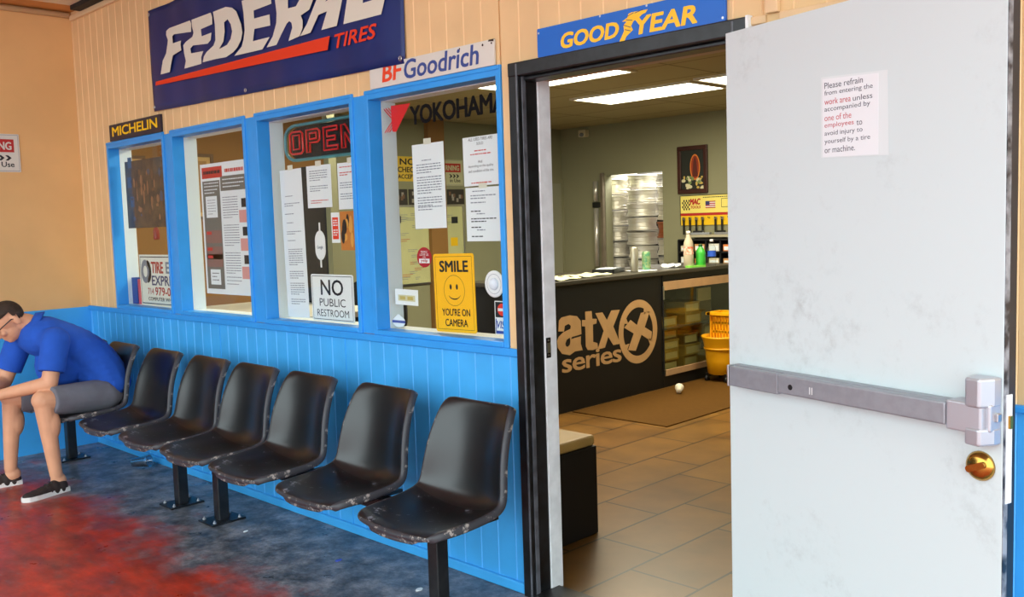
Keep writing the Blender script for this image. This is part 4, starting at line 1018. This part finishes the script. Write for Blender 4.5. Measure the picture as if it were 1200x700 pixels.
# stock boxes in the display end
M['carton'] = mat('ochre_carton', (176,142,70), .7, var=.12); M['carton_dark'] = mat('brown_carton', (104,84,50), .7, var=.1); M['carton_lid'] = mat('pale_carton_label', (206,186,128), .7)
k = 0
names = ['lowest', 'second', 'third', 'fourth', 'topmost']
for ci, (y0, n, hh, where) in enumerate(((4.16, 5, .092, 'left stack'), (4.50, 5, .10, 'middle stack'), (4.83, 3, .12, 'right stack'))):
    for j in range(n):
        z = .121+j*(hh+.001) if not (ci == 0 and j > 3) else .513
        if ci == 1 and j > 2: z = .513+(j-3)*(hh+.001)
        if ci == 2: z = .121+j*(hh+.001) if j < 3 else .513
        q = MB(); dx = random.uniform(-.02,.02); x1 = -2.285+dx; w = .24+random.uniform(-.02,.02)
        q.box(x1-.30, x1, y0, y0+w, z, z+hh, 0); q.box(x1, x1+.001, y0+.02, y0+w-.02, z+.015, z+hh-.02, 1); q.box(x1-.30,x1+.003,y0-.003,y0+w+.003,z+hh*.8,z+hh,0)
        o = q.build('carton', [M['carton'] if (ci+j) % 3 else M['carton_dark'], M['carton_lid']], bevel=.002)
        tag(o, '%s ochre carton of the %s inside the glass display end of the counter' % (names[j], where), 'box', 'cartons in the display counter')
q = MB(); q.box(-2.34,-2.325,4.78,5.0,.70,.82); q.box(-2.36,-2.325,4.78,5.0,.513,.70,1); tag(q.build('price_card', [M['carton_lid'], M['carton_dark']]), 'pale card on a brown stand at the right of the display end', 'card')

# things on the counter top
CT = 1.03
def sheet(x, y, w, l, rz, label, m, name='paper_sheet', z=CT, curl=.02):
    q = MB(); n = 10; vs = []
    c, s = math.cos(rz), math.sin(rz)
    for i in range(n+1):
        for j in range(n+1):
            u, v = i/n-.5, j/n-.5; zz = z+.002+curl*max(0, (abs(v)-.25))**2*4+curl*.3*math.sin(u*9+v*4)**2
            vs.append((x+(u*w)*c-(v*l)*s, y+(u*w)*s+(v*l)*c, zz))
    q.add(vs, [(i*(n+1)+j, (i+1)*(n+1)+j, (i+1)*(n+1)+j+1, i*(n+1)+j+1) for i in range(n) for j in range(n)], 0, True)
    o = q.build(name, m); md = o.modifiers.new('t', 'SOLIDIFY'); md.thickness = .0012; md.offset = 0
    return tag(o, label, 'paper', 'loose papers on the counter')
M['pale_paper'] = mat('pale_cream_paper', (190,188,152), .8)
sheet(-2.36, 2.83, .28, .34, .1, 'pale paper sheet on the counter nearest the door jamb', M['pale_paper'], curl=.035)
sheet(-2.45, 3.28, .30, .42, .06, 'wide creased pale paper sheet in the middle of the counter', M['pale_paper'], curl=.03)
sheet(-2.40, 4.00, .18, .24, -.3, 'small white paper under the two drink cans', M['paper'], curl=.01)
q = MB(); fr = Frame((-2.55, 3.74, CT), (.94,.34,0), (-.34,.94,0), (0,0,1)); q.fr = fr
q.prism(round_rect(-.10,-.16,.10,.16,.02), 0, .035, 0); q.prism(round_rect(-.08,.03,.08,.13,.01), .035, .040, 1)
for i in range(4):
    for j in range(3): q.prism(round_rect(-.07+.038*i,-.13+.048*j,-.04+.038*i,-.095+.048*j,.004), .035, .041, 2)
tag(q.build('desk_calculator', [M['dark'], M['grey_ink'], M['grey_trim']]), 'dark desk calculator with light keys on the counter left of the cans', 'calculator')
def can(x, y, r, h, mats, label, name='drink_can'):
    t = thing(name, (x, y, CT), label, 'can')
    q = MB(); q.lathe([(r*.78,0),(r*.9,.004),(r,.014),(r,h-.016),(r*.86,h-.004),(r*.84,h)], x, y, CT, n=28); q.build('body', mats[0], t)
    q = MB(); q.lathe([(r*.80,h),(r*.80,h+.002),(r*.2,h+.001)], x, y, CT, n=24); q.ring(x+.004, y, CT+h+.003, .006, .011); q.build('lid', M['steel'], t)
can(-2.36, 3.86, .033, .215, [mat('pale_silver_can', (196,192,176), .3, metal=.7)], 'tall pale silver can on the counter beside the green can')
can(-2.41, 4.10, .038, .168, [mat('green_can', (70,138,104), .35, metal=.3, var=.3, scale=40, rgb2=(150,170,120))], 'green patterned can on the counter')
def bottle(x, y, r, h, body, capm, label, lab=None):
    t = thing('bottle', (x, y, CT), label, 'bottle')
    q = MB(); q.lathe([(r*.85,0),(r,.01),(r,h*.34),(r*.93,h*.45),(r,h*.58),(r*.9,h*.70),(r*.38,h*.88),(r*.36,h*.93)], x, y, CT, n=24); q.build('body', body, t)
    q = MB(); q.lathe([(r*.42,h*.92),(r*.42,h),(r*.36,h+.002)], x, y, CT, n=18); q.build('cap', capm, t)
    if lab: q = MB(); q.lathe([(r*1.015,h*.36),(r*.95,h*.45),(r*1.015,h*.57)], x, y, CT, n=24, cap=False); q.build('wrapper', lab, t)
M['clear'] = glass_mat('clear_plastic', (.93,.95,.95), 1.2)
bottle(-2.30, 4.60, .046, .33, mat('milky_bottle', (176,164,142), .3), mat('white_cap', (230,226,214), .4), 'tall milky bottle with an orange and red wrapper at the right end of the counter', mat('orange_red_wrapper', (210,84,44), .5, var=.5, scale=30, rgb2=(224,214,196)))
bottle(-2.25, 4.72, .046, .205, mat('green_bottle', (60,168,60), .3), mat('dark_green_cap', (30,74,40), .4), 'short bright green bottle right of the milky bottle')
bottle(-2.22, 4.86, .040, .245, M['clear'], mat('white_bottle_cap', (230,230,230), .4), 'clear water bottle with a blue wrapper near the door edge', mat('blue_wrapper', (40,84,190), .5))
q = MB(); q.fr = Frame((-2.26,4.60,CT), (.3,.95,0), (-.95,.3,0), (0,0,1)); q.prism(round_rect(-.06,-.03,.14,.04,.015), 0, .016, 0)
tag(q.build('cloth', mat('lime_green_cloth', (120,196,70), .8)), 'small lime green folded cloth at the foot of the bottles', 'cloth')
q = MB(); rnd = random.Random(5)
for i in range(7): q.ell((-2.42+rnd.uniform(-.05,.05), 4.50+rnd.uniform(-.07,.07), CT+.018), (.035,.045,.016), M=Matrix.Rotation(rnd.uniform(0,3),3,'Z')@Matrix.Rotation(rnd.uniform(-.4,.4),3,'X'), n=10, k=6)
tag(q.build('crumpled_napkin', M['paper']), 'crumpled white napkin on the counter before the bottles', 'napkin')

# rear wall: picture, tool board, parts cabinet
pc = thing('picture', (-3.03, 5.78, 1.75), 'small framed picture with a red and gold oval hanging on the rear wall', 'picture')
PF = Frame((-3.215, 5.80, 1.735), (1,0,0), (0,0,1), (0,-1,0)).rot(0)
q = MB(); W_, H_ = .37, .50
for a in ((0,0,W_,.045),(0,H_-.045,W_,H_),(0,.045,.045,H_-.045),(W_-.045,.045,W_,H_-.045)): q.box(a[0],a[2],a[1],a[3],0,.028,0,fr=PF)
q.build('frame', mat('dark_red_wood_frame', (66,30,22), .4, var=.3), pc, bevel=.005)
q = MB(); q.fr = PF; q.rect(.04,.04,W_-.04,H_-.04,.012,0)
q.disc(.215,.275,.0125,.062,.135,1); q.disc(.215,.275,.013,.050,.120,2); q.prism([(.18,.175),(.25,.175),(.235,.33),(.215,.39),(.195,.33)],.0135,.0135,3)
rnd = random.Random(2)
for i in range(26): q.disc(.06+rnd.random()*.25, .055+rnd.random()*.12, .0132+i*.00005, .012+rnd.random()*.016, .010+rnd.random()*.012, rnd.choice([4,5,6]), n=10)
q.build('print', [mat('picture_dark', (34,38,32), .5), mat('picture_orange', (222,130,50), .5), mat('picture_red', (150,52,28), .5), mat('picture_brown', (90,34,24), .5), mat('picture_gold', (206,176,90), .5), mat('picture_green', (120,140,84), .5), mat('picture_cream', (214,206,170), .5)], pc)
TB = Frame((-3.185, 5.80, 1.40), (1,0,0), (0,0,1), (0,-1,0))
tbd = thing('tool_board', (-2.9, 5.78, 1.40), 'yellow tool board with red lettering and small flag on the rear wall', 'tool board')
M['tb_yellow'] = mat('tool_board_yellow', (238,222,120), .5); M['tb_gold'] = mat('tool_board_gold', (236,190,20), .5)
q = MB(); q.fr = TB; q.prism([(0,0),(.74,0),(.74,.31),(0,.31)],0,.016,0); q.rect(.005,0,.735,.10,.0165,1)
q.rect(.0,.100,.735,.128,.0168,2)
for i in range(6):
    for j in range(5):
        if (i+j) % 2: q.rect(.02+.016*i,.16+.022*j,.036+.016*i,.182+.022*j,.0166,3)
q.text('MAC', .115,.215,.135,.065,.0168,2,bold=.05,shear=.2); q.text('TOOLS', .125,.175,.125,.030,.0168,2,bold=.04,shear=.1)
for i in range(7): q.rect(.31,.175+.0105*i,.43,.1855+.0105*i,.0166,2 if i % 2 == 0 else 4)
q.rect(.31,.207,.36,.2485,.0170,5)
q.rect(.50,.18,.60,.27,.0166,3); q.rect(.505,.185,.595,.265,.0168,0); bars(q,.0166,.28,.60,[(.285,1)],3,.008)
q.build('board', [M['tb_yellow'], M['tb_gold'], M['dark_red'], M['ink'], M['paper'], mat('flag_blue', (50,56,110), .5)], tbd, bevel=.002)
q = MB(); q.fr = TB
for bx in ((-.006,.0,0,.316),(.74,.0,.746,.316),(-.006,.310,.746,.316)): q.box(bx[0],bx[2],bx[1],bx[3],0,.020)
q.build('rim', M['dark'], tbd)
for i in range(9):
    q = MB(); x = .05+.078*i; q.tube([(x,.075,.016),(x,.075,.05),(x,.085,.055)], .004, n=6, fr=TB); q.build('hook', M['dark'], tbd)
for i, (x, l, kd) in enumerate(((.05,.16,0),(.128,.20,1),(.206,.13,0),(.284,.12,1),(.44,.15,0),(.518,.14,1))):
    q = MB(); q.fr = TB
    q.prism(round_rect(x-.009,.06-l,x+.009,.06,.007),.030,.042,0); q.ring(x,.066,.040,.009,.018,1); q.ring(x,.066,.034,.009,.018,1)
    if kd: q.prism([(x-.02,.06-l-.03),(x+.02,.06-l-.03),(x+.012,.06-l),(x-.012,.06-l)],.028,.044,1)
    tag(q.build('hand_tool', [M['dark'], M['steel']]), ['spanner','hammer','spanner','mallet','spanner','scraper'][i]+' hanging from the %s hook of the yellow tool board' % ['first','second','third','fourth','sixth','seventh'][i], 'hand tool', 'tools hanging from the yellow board')
q = MB(); q.box(-3.02,-2.45,5.62,5.80,1.275,1.300); tag(q.build('wall_shelf', mat('pale_shelf', (170,164,140), .5), bevel=.003), 'narrow pale shelf on the rear wall below the yellow tool board', 'shelf')
for i, (x, rz, l) in enumerate(((-2.88,.1,.22),(-2.60,-.1,.22))):
    q = MB(); q.fr = Frame((x,5.70,1.3025),(math.cos(rz),math.sin(rz),0),(-math.sin(rz),math.cos(rz),0),(0,0,1)); q.prism(round_rect(-l/2,-.03,l/2,.03,.01),0,.022,0); q.prism(round_rect(-l/2+.02,-.015,l/2-.1,.015,.01),.022,.04,1)
    tag(q.build('hand_tool', [M['silver'], M['dark']], bevel=.002), ['left','right'][i]+' long silver tool lying on the pale shelf below the tool board', 'hand tool')
pcb = thing('parts_cabinet', (-2.8, 5.6, .86), 'black parts cabinet with open pigeonholes on the rear wall behind the bottles', 'cabinet')
cx0, cx1, cz0, cz1 = -3.10, -2.42, .869, 1.25
q = MB(); q.box(cx0,cx1,5.76,5.80,cz0,cz1)
for i in range(5):
    x = cx0+(cx1-cx0)*i/4; q.box(x-.008,x+.008,5.60,5.76,cz0,cz1)
for j in range(4):
    z = cz0+(cz1-cz0)*j/3; q.box(cx0,cx1,5.60,5.76,z-.008,z+.008)
q.build('carcass', M['dark'], pcb)
cols_ = [mat('bag_cream',(206,196,168),.6), mat('bag_tan',(190,140,90),.6), mat('bag_white',(214,214,206),.6), mat('bag_orange',(206,120,60),.6)]
rnd = random.Random(9)
for i in range(4):
    for j in range(3):
        x = cx0+(cx1-cx0)*(i+.5)/4; z = cz0+(cz1-cz0)*j/3+.01; hh = rnd.uniform(.05,.095)
        q = MB(); q.box(x-.06,x+.06,5.615,5.74,z,z+hh); q.box(x-.05,x+.05,5.613,5.615,z+.01,z+hh-.02,1)
        tag(q.build('parts_packet', [cols_[(i+2*j) % 4], M['grey_trim']], bevel=.008), 'small packet in the %s row, %s pigeonhole of the black parts cabinet' % (['bottom','middle','top'][j], ['first','second','third','last'][i]), 'packet', 'packets in the parts cabinet')
q = MB(); q.box(-3.15,-2.3,5.45,5.795,.80,.86,0); q.box(-3.13,-3.07,5.48,5.78,0,.80,1); q.box(-2.38,-2.32,5.48,5.78,0,.80,1); tag(q.build('work_bench', [M['counter_top'], M['dark']]), 'low dark bench against the rear wall under the parts cabinet', 'bench')

# rear opening: rail, tracks, stacked wheels
op = thing('shutter_rail', (-4.30, 5.78, .9), 'bright metal rail and track left of the rear wall opening', 'rail')
q = MB(); q.box(-4.262,-4.225,5.755,5.80,.86,2.02); q.build('track', mat('worn_metal_track', (150,138,120), .4, metal=.5, var=.3), op, bevel=.003)
for z0, z1 in ((.95,1.62),(1.70,1.93)):
    q = MB(); q.lathe([(.030,z0),(.030,z1)], -4.335, 5.765, 0, n=20); q.build('tube', mat('bright_metal_tube', (214,212,204), .25, metal=.6), op)
q = MB(); q.box(-4.40,-4.262,5.78,5.80,1.63,1.69); q.build('bracket', M['dark'], op)
q = MB(); q.box(WO[0]-.03, WO[1]+.0, 5.75, 5.96, .855, .872); tag(q.build('opening_shelf', M['steel']), 'thin metal ledge at the foot of the rear wall opening', 'ledge', kind='structure')
q = MB(); q.box(-4.82,-2.95,5.98,7.2,.80,.86); q.box(-4.7,-4.62,6.0,6.08,0,.8); q.box(-3.05,-2.98,6.0,6.08,0,.8); q.box(-4.7,-4.62,7.1,7.18,0,.8); q.box(-3.05,-2.98,7.1,7.18,0,.8)
tag(q.build('wheel_rack', M['beam']), 'steel rack that carries the stacked wheels behind the rear opening', 'rack')
M['alloy'] = mat('silver_alloy', (226,222,212), .36, metal=.6); M['alloy_dark'] = mat('dark_alloy', (70,66,62), .35, metal=.6); M['alloy_rust'] = mat('rusty_orange_steel', (176,98,56), .5, metal=.2, var=.3)
def rim_mesh(m):
    q = MB(); R_ = .182; h_ = .168
    q.lathe([(R_*.90,.0),(R_,.004),(R_*1.0,.014),(R_*.94,.020),(R_*.93,.044),(R_*.88,.052),(R_*.87,.098),(R_*.92,.108),(R_*.93,.146),(R_*.94,.150),(R_,.154),(R_*1.0,.164),(R_*.90,h_),(R_*.86,.150),(R_*.78,.11),(R_*.78,.06),(R_*.86,.02),(R_*.90,0)], n=64, cap=False, smooth=False)
    for i in range(5):
        t = 2*math.pi*i/5; c, s = math.cos(t), math.sin(t)
        q.add([(c*.03-s*.03,s*.03+c*.03,.125),(c*.03+s*.03,s*.03-c*.03,.125),(c*.155+s*.018,s*.155-c*.018,.145),(c*.155-s*.018,s*.155+c*.018,.145),
               (c*.03-s*.03,s*.03+c*.03,.100),(c*.03+s*.03,s*.03-c*.03,.100),(c*.155+s*.018,s*.155-c*.018,.120),(c*.155-s*.018,s*.155+c*.018,.120)],
              [(0,1,2,3),(7,6,5,4),(0,4,5,1),(1,5,6,2),(2,6,7,3),(3,7,4,0)])
    q.lathe([(.045,.095),(.045,.13),(.035,.135)], n=20)
    return q.build('alloy_wheel', m, loc=(0,0,0))
protos = [rim_mesh(M['alloy']), rim_mesh(M['alloy_dark']), rim_mesh(M['alloy_rust'])]
used = [False]*3
ords = ['lowest','second','third','fourth','fifth','sixth','seventh','topmost']
rnd = random.Random(12)
for ci, (x, y, n, where) in enumerate(((-4.40,6.22,6,'left front'), (-4.00,6.20,7,'middle front'), (-3.60,6.24,5,'right front'), (-4.58,6.62,7,'left rear'), (-4.18,6.63,7,'middle rear'), (-3.78,6.64,7,'right rear'))):
    for j in range(n):
        k = 0
        if ci == 2 and j == 2: k = 2
        elif rnd.random() < .5 and ci > 2: k = 1
        o = protos[k] if not used[k] else protos[k].copy()
        if used[k]: COL.objects.link(o)
        used[k] = True
        o.location = (x+rnd.uniform(-.008,.008), y+rnd.uniform(-.008,.008), .861+j*.185*(1.0, .88, 1.08, 1.0, .9, 1.0)[ci])
        o.scale = (1, 1, (1.0, .88, 1.08, 1.0, .9, 1.0)[ci]); o.rotation_euler = (0, rnd.choice([-.035,-.02,0,.02,.035]) if j else 0, rnd.uniform(0, 6))
        lo = ords[j] if j < n-1 else 'topmost'
        tag(o, '%s %s alloy wheel, %s in the %s stack behind the rear opening' % (('large',) + (['silver','dark','rusty orange'][k],) + (lo, where)) , 'wheel', 'stacked alloy wheels behind the rear opening')
for k in range(3):
    if not used[k]: bpy.data.objects.remove(protos[k])
# small sensor under the ceiling
sn = thing('ceiling_sensor', (-4.50, 5.72, 2.45), 'small pale sensor box high on the rear wall near the left corner', 'sensor')
q = MB(); q.prism(round_rect(-.055,-.04,.055,.04,.012),0,.06,0,fr=Frame((-4.50,5.80,2.49),(1,0,0),(0,0,1),(0,-1,0))); q.build('housing', mat('cream_plastic', (206,196,164), .5), sn, bevel=.006)
q = MB(); q.ell((-4.50,5.735,2.475),(.03,.02,.022)); q.build('eye', M['grey_ink'], sn)

# left inner wall seen through the windows
IW = lambda y, z: facing_x(y, z, -4.878)
M['check_yellow'] = mat('check_sign_yellow', (226,190,60), .6)
def d(q, c): q.text('NO', .06,.165,.20,.065,c,1,bold=.03); q.text('CHECKS', .03,.09,.30,.055,c,1,bold=.03); q.text('ACCEPTED', .03,.025,.30,.045,c,1,bold=.03)
plate('check_sign', IW(3.28, 1.94), .36, .25, .003, [M['check_yellow'], M['ink']], 'yellow NO CHECKS ACCEPTED sign on the inner wall behind the white notice', 'sign', d)
plate('warning_sign', IW(3.80, 1.90), .40, .27, .003, [M['pale_paper'], M['dark_red'], M['ink'], M['grey_ink']], 'second red and white warning sign, inside on the far wall behind the window notices', 'sign', lambda q, c: warning(q, c, .40, .27))
M['board'] = mat('yellowed_whiteboard', (196,196,146), .5, var=.06)
wb_ = thing('whiteboard', (-4.86, 3.65, .92), 'yellowed whiteboard full of scribbled notes on the inner wall', 'whiteboard')
q = MB(); q.fr = IW(3.18, .90); q.prism([(0,0),(.98,0),(.98,.78),(0,.78)],0,.012,0); rnd = random.Random(4)
for i in range(34):
    x, z = .05+rnd.random()*.75, .05+rnd.random()*.66; bars(q, .0125, x, x+.06+rnd.random()*.10, [(z,1),(z-.018,.7)], rnd.choice([1,1,2]), .006)
for x, z in ((.03,.10),(.05,.62),(.84,.20),(.82,.60)): q.rect(x,z,x+.09,z+.07,.0126,3)
q.rect(.80,.36,.90,.45,.0128,4)
q.build('writing_surface', [M['board'], M['grey_ink'], M['dark_red'], M['ink'], M['tb_gold']], wb_)
q = MB(); q.fr = IW(3.18,.90)
for a in ((-.02,-.02,1.0,0),(-.02,.78,1.0,.80),(-.02,0,0,.78),(.98,0,1.0,.78)): q.box(a[0],a[2],a[1],a[3],0,.018)
q.build('frame', M['steel'], wb_)
for i, y in enumerate((3.18,3.44,3.70,3.96)):
    q = MB(); q.fr = IW(y,1.70); q.prism([(0,0),(.24,0),(.24,.16),(0,.16)],0,.006,0); rnd = random.Random(i)
    for k in range(7): x = .02+rnd.random()*.17; z = .02+rnd.random()*.09; q.rect(x,z,x+.03,z+.04,.0063+.0001*k,1+k%2)
    tag(q.build('photo_print', [mat('dark_photo',(46,40,36),.5), mat('photo_grey',(150,144,136),.5), mat('photo_brown',(110,80,60),.5)]), '%s dark photo print in the row above the whiteboard' % ['first','second','third','last'][i], 'photo', 'photo prints above the whiteboard')
# two framed pictures on the ochre wall
for y, z, w, h, lb in ((1.05,1.60,.26,.55,'brown framed picture on the ochre wall seen through the second window'), (.42,1.80,.30,.32,'gold framed picture on the ochre wall seen through the first window')):
    t = thing('picture', (-4.87, y+w/2, z), lb, 'picture'); fr = IW(y, z); q = MB()
    for a in ((0,0,w,.025),(0,h-.025,w,h),(0,.025,.025,h-.025),(w-.025,.025,w,h-.025)): q.box(a[0],a[2],a[1],a[3],0,.02,0,fr=fr)
    q.build('frame', mat('brown_frame',(96,66,34),.5), t)
    q = MB(); q.rect(.02,.02,w-.02,h-.02,.008,0,fr=fr); q.rect(.06,.06,w-.06,h-.06,.0085,1,fr=fr); q.build('print', [mat('picture_buff',(206,170,110),.6), mat('picture_ochre',(170,130,76),.6)], t)
# desk, office chair and dark board behind the windows
dk = thing('desk', (-2.7,.6,0), 'pale desk inside below the second window', 'desk')
q = MB(); q.box(-3.4,-2.05,.20,.95,.955,.99); q.build('top', mat('pale_desk_top',(196,190,176),.5), dk, bevel=.004)
q = MB(); q.box(-3.38,-3.34,.22,.93,0,.955); q.build('side_panel', mat('desk_side',(120,104,84),.5), dk); q = MB(); q.box(-2.11,-2.07,.22,.93,0,.955); q.build('side_panel', M['counter'], dk)
q = MB(); q.fr = Frame((-2.33,.34,.991),(1,.1,0),(-.1,1,0),(0,0,1)); q.prism(round_rect(-.14,-.06,.14,.08,.02),0,.05,0); q.prism(round_rect(-.13,-.05,.02,-.02,.01),.05,.058,1); q.prism(round_rect(-.15,-.03,-.02,.06,.02),.05,.085,0)
tag(q.build('desk_phone', [M['dark'], M['pale_paper']], bevel=.004), 'black desk phone on the pale desk at the foot of the second window', 'phone')
oc = thing('office_chair', (-3.3,1.8,0), 'black office chair behind the counter, left of the SMILE sign', 'chair')
q = MB(); q.prism(round_rect(-.24,.60,.24,1.10,.18,8), -.04, .04, 0, fr=Frame((-3.22,1.72,0),(.7,.7,0),(0,0,1),(.7,-.7,0))); q.build('backrest', M['black_matte'], oc, bevel=.02)
q = MB(); q.prism(round_rect(-.24,-.24,.24,.24,.08), .44, .52, 0, fr=Frame((-3.40,1.90,0),(.7,.7,0),(-.7,.7,0),(0,0,1))); q.build('seat', M['black_matte'], oc, bevel=.02)
q = MB(); q.lathe([(.028,.08),(.028,.44)], -3.40, 1.90, 0, n=14); q.build('column', M['steel'], oc)
for i in range(5):
    a = 2*math.pi*i/5; q = MB(); q.tube([(-3.40,1.90,.10),(-3.40+.28*math.cos(a),1.90+.28*math.sin(a),.07)], [.02,.014], n=8); lg = q.build('leg', M['dark'], oc)
    q = MB(); q.ell((-3.40+.28*math.cos(a),1.90+.28*math.sin(a),.034),(.03,.03,.030),n=12,k=8); q.build('caster', M['dark'], lg)
q = MB(); q.box(-3.06,-2.755,1.0,1.04,0,1.92); q.box(-2.755,-2.70,.99,1.05,0,2.3,1); tag(q.build('dark_panel', [M['black_matte'], M['inner_wall']]), 'tall dark panel standing inside behind the third window', 'panel')
def d(q, c):
    rnd = random.Random(8)
    for i in range(14): x, z = .02+rnd.random()*.24, .02+rnd.random()*.28; q.disc(x*.85, .03+z*.4, c+i*.0001, .010+rnd.random()*.012, .018+rnd.random()*.02, 1+i % 2, n=14)
plate('poster', pane(-1.285, 1.385, .004), .26, .19, .002, [mat('orange_poster',(196,120,48),.6), mat('poster_black_figures',(40,30,24),.6), mat('poster_amber',(226,160,70),.6)], 'small orange and black poster at the right edge of the third window below a notice', 'poster', d, r=0)

# waiting bench, floor mat, mop bucket, cup
wbn = thing('box_bench', (-.85, .46, 0), 'black box bench with a tan cushion just inside the doorway', 'bench')
q = MB(); q.box(-1.5,-.24,.17,.735,.005,.430); q.build('base', mat('matte_black_bench',(10,11,13),.55), wbn, bevel=.006)
q = MB(); q.box(-1.5,-.245,.165,.735,.430,.482); q.build('cushion', mat('tan_cushion',(176,140,76),.5,var=.1), wbn, bevel=.018, seg=3)
q = MB(); q.box(-2.17,-1.285,2.78,6,.004,.012); tag(q.build('floor_mat', mat('brown_floor_mat',(84,56,18),.85,var=.08,scale=30,spec=.1)), 'large brown mat on the tiles in front of the counter', 'mat')
mbk = thing('mop_bucket', (-1.97,4.64,0), 'yellow mop bucket with wringer on casters, half behind the open door', 'mop bucket')
M['bucket'] = mat('bucket_yellow', (238,168,12), .4)
BX, BY = -1.97, 4.64
q = MB(); q.lathe([(.125,.075),(.135,.08),(.148,.20),(.158,.30),(.172,.37),(.186,.405),(.190,.42),(.178,.42),(.150,.30),(.125,.10)], BX, BY, 0, n=40, ky=1.15, cap=False); q.lathe([(.0001,.082),(.13,.082)], BX, BY, 0, n=40, ky=1.15, cap=False)
q.lathe([(.162,.300),(.167,.300),(.168,.318),(.163,.318)], BX, BY, 0, n=40, ky=1.15, cap=False); q.build('bucket', M['bucket'], mbk)
q = MB(); x0,x1,y0,y1 = BX-.12,BX+.13,BY-.02,BY+.16
for i in range(9):
    t = i/8; q.box(x0+(x1-x0)*t-.008, x0+(x1-x0)*t+.008, y0, y0+.012, .36, .60); q.box(x0+(x1-x0)*t-.008, x0+(x1-x0)*t+.008, y1-.012, y1, .36, .60)
for i in range(7):
    t = i/6; q.box(x0, x0+.012, y0+(y1-y0)*t-.008, y0+(y1-y0)*t+.008, .36, .60); q.box(x1-.012, x1, y0+(y1-y0)*t-.008, y0+(y1-y0)*t+.008, .36, .60)
for z in (.36,.44,.52,.585): q.box(x0,x1,y0,y0+.012,z,z+.02); q.box(x0,x1,y1-.012,y1,z,z+.02); q.box(x0,x0+.012,y0,y1,z,z+.02); q.box(x1-.012,x1,y0,y1,z,z+.02)
q.box(x0-.02,x1+.02,y0-.03,y0+.012,.60,.625); q.box(x0-.02,x1+.02,y1-.012,y1+.03,.60,.625); q.box(x0-.03,x0+.012,y0-.03,y1+.03,.60,.625); q.box(x1-.012,x1+.03,y0-.03,y1+.03,.60,.625)
q.build('wringer', M['bucket'], mbk)
q = MB(); q.tube([(BX,y1+.02,.60),(BX,y1+.05,.80),(BX,y1+.03,.95)], .013); q.build('lever', M['bucket'], mbk)
for sx in (-1,1):
    for sy in (-1,1):
        q = MB(); q.lathe([(.026,-.012),(.030,-.006),(.030,.006),(.026,.012)], BX+.10*sx, BY+.115*sy, .034, n=16, axis='x'); q.box(BX+.10*sx-.016,BX+.10*sx+.016,BY+.115*sy-.012,BY+.115*sy+.012,.05,.085); q.build('caster', M['dark'], mbk)
def cup(cx, cy, cz, d_, r0, r1, L_, m, name, label):
    d_ = Vector(d_).normalized(); u = d_.cross(Vector((0,0,1))).normalized(); w = u.cross(d_)
    q = MB(); q.fr = Frame((cx,cy,cz), u, w, d_)
    q.lathe([(.0001,.0),(r0,.0),(r1,L_),(r1*1.05,L_),(r1*1.05,L_-.004),(r1*.99,L_-.006),(r0*.95,.003),(.0001,.003)], n=28, cap=False)
    return tag(q.build(name, m), label, 'cup')
cup(-1.90,3.83,.040,(-.5,.82,.22),.022,.036,.075,mat('white_foam',(236,228,206),.6),'foam_cup','small white foam cup lying on the brown mat in front of the counter')
cup(-3.335,-.175,.036,(.72,.55,.10),.026,.038,.115,glass_mat('clear_cup_plastic',(.80,.86,.92),14,.12),'plastic_cup','clear plastic cup lying on the floor by the blue wall under the chairs')
# litter on the outdoor floor
def scrap(px, py, r, m, label):
    rnd = random.Random(label); q = MB(); n = 14
    q.prism([(r*rnd.uniform(.7,1.1)*math.cos(2*math.pi*i/n)*.7, r*rnd.uniform(.7,1.1)*math.sin(2*math.pi*i/n)*1.3) for i in range(n)], 0, .004, 0, fr=Frame((px,py,.0),(1,0,0),(0,1,0),(0,0,1)))
    tag(q.build('scrap', m), label, 'litter')
scrap(-.375,-.265,.016,M['white'],'white scrap on the floor below the chair nearest the door')
scrap(-.917,-.285,.014,mat('blue_scrap',(70,90,190),.6),'small blue scrap on the floor between the chairs and the door')
scrap(-1.62,-.35,.010,M['white'],'small white scrap on the floor below the third chair')
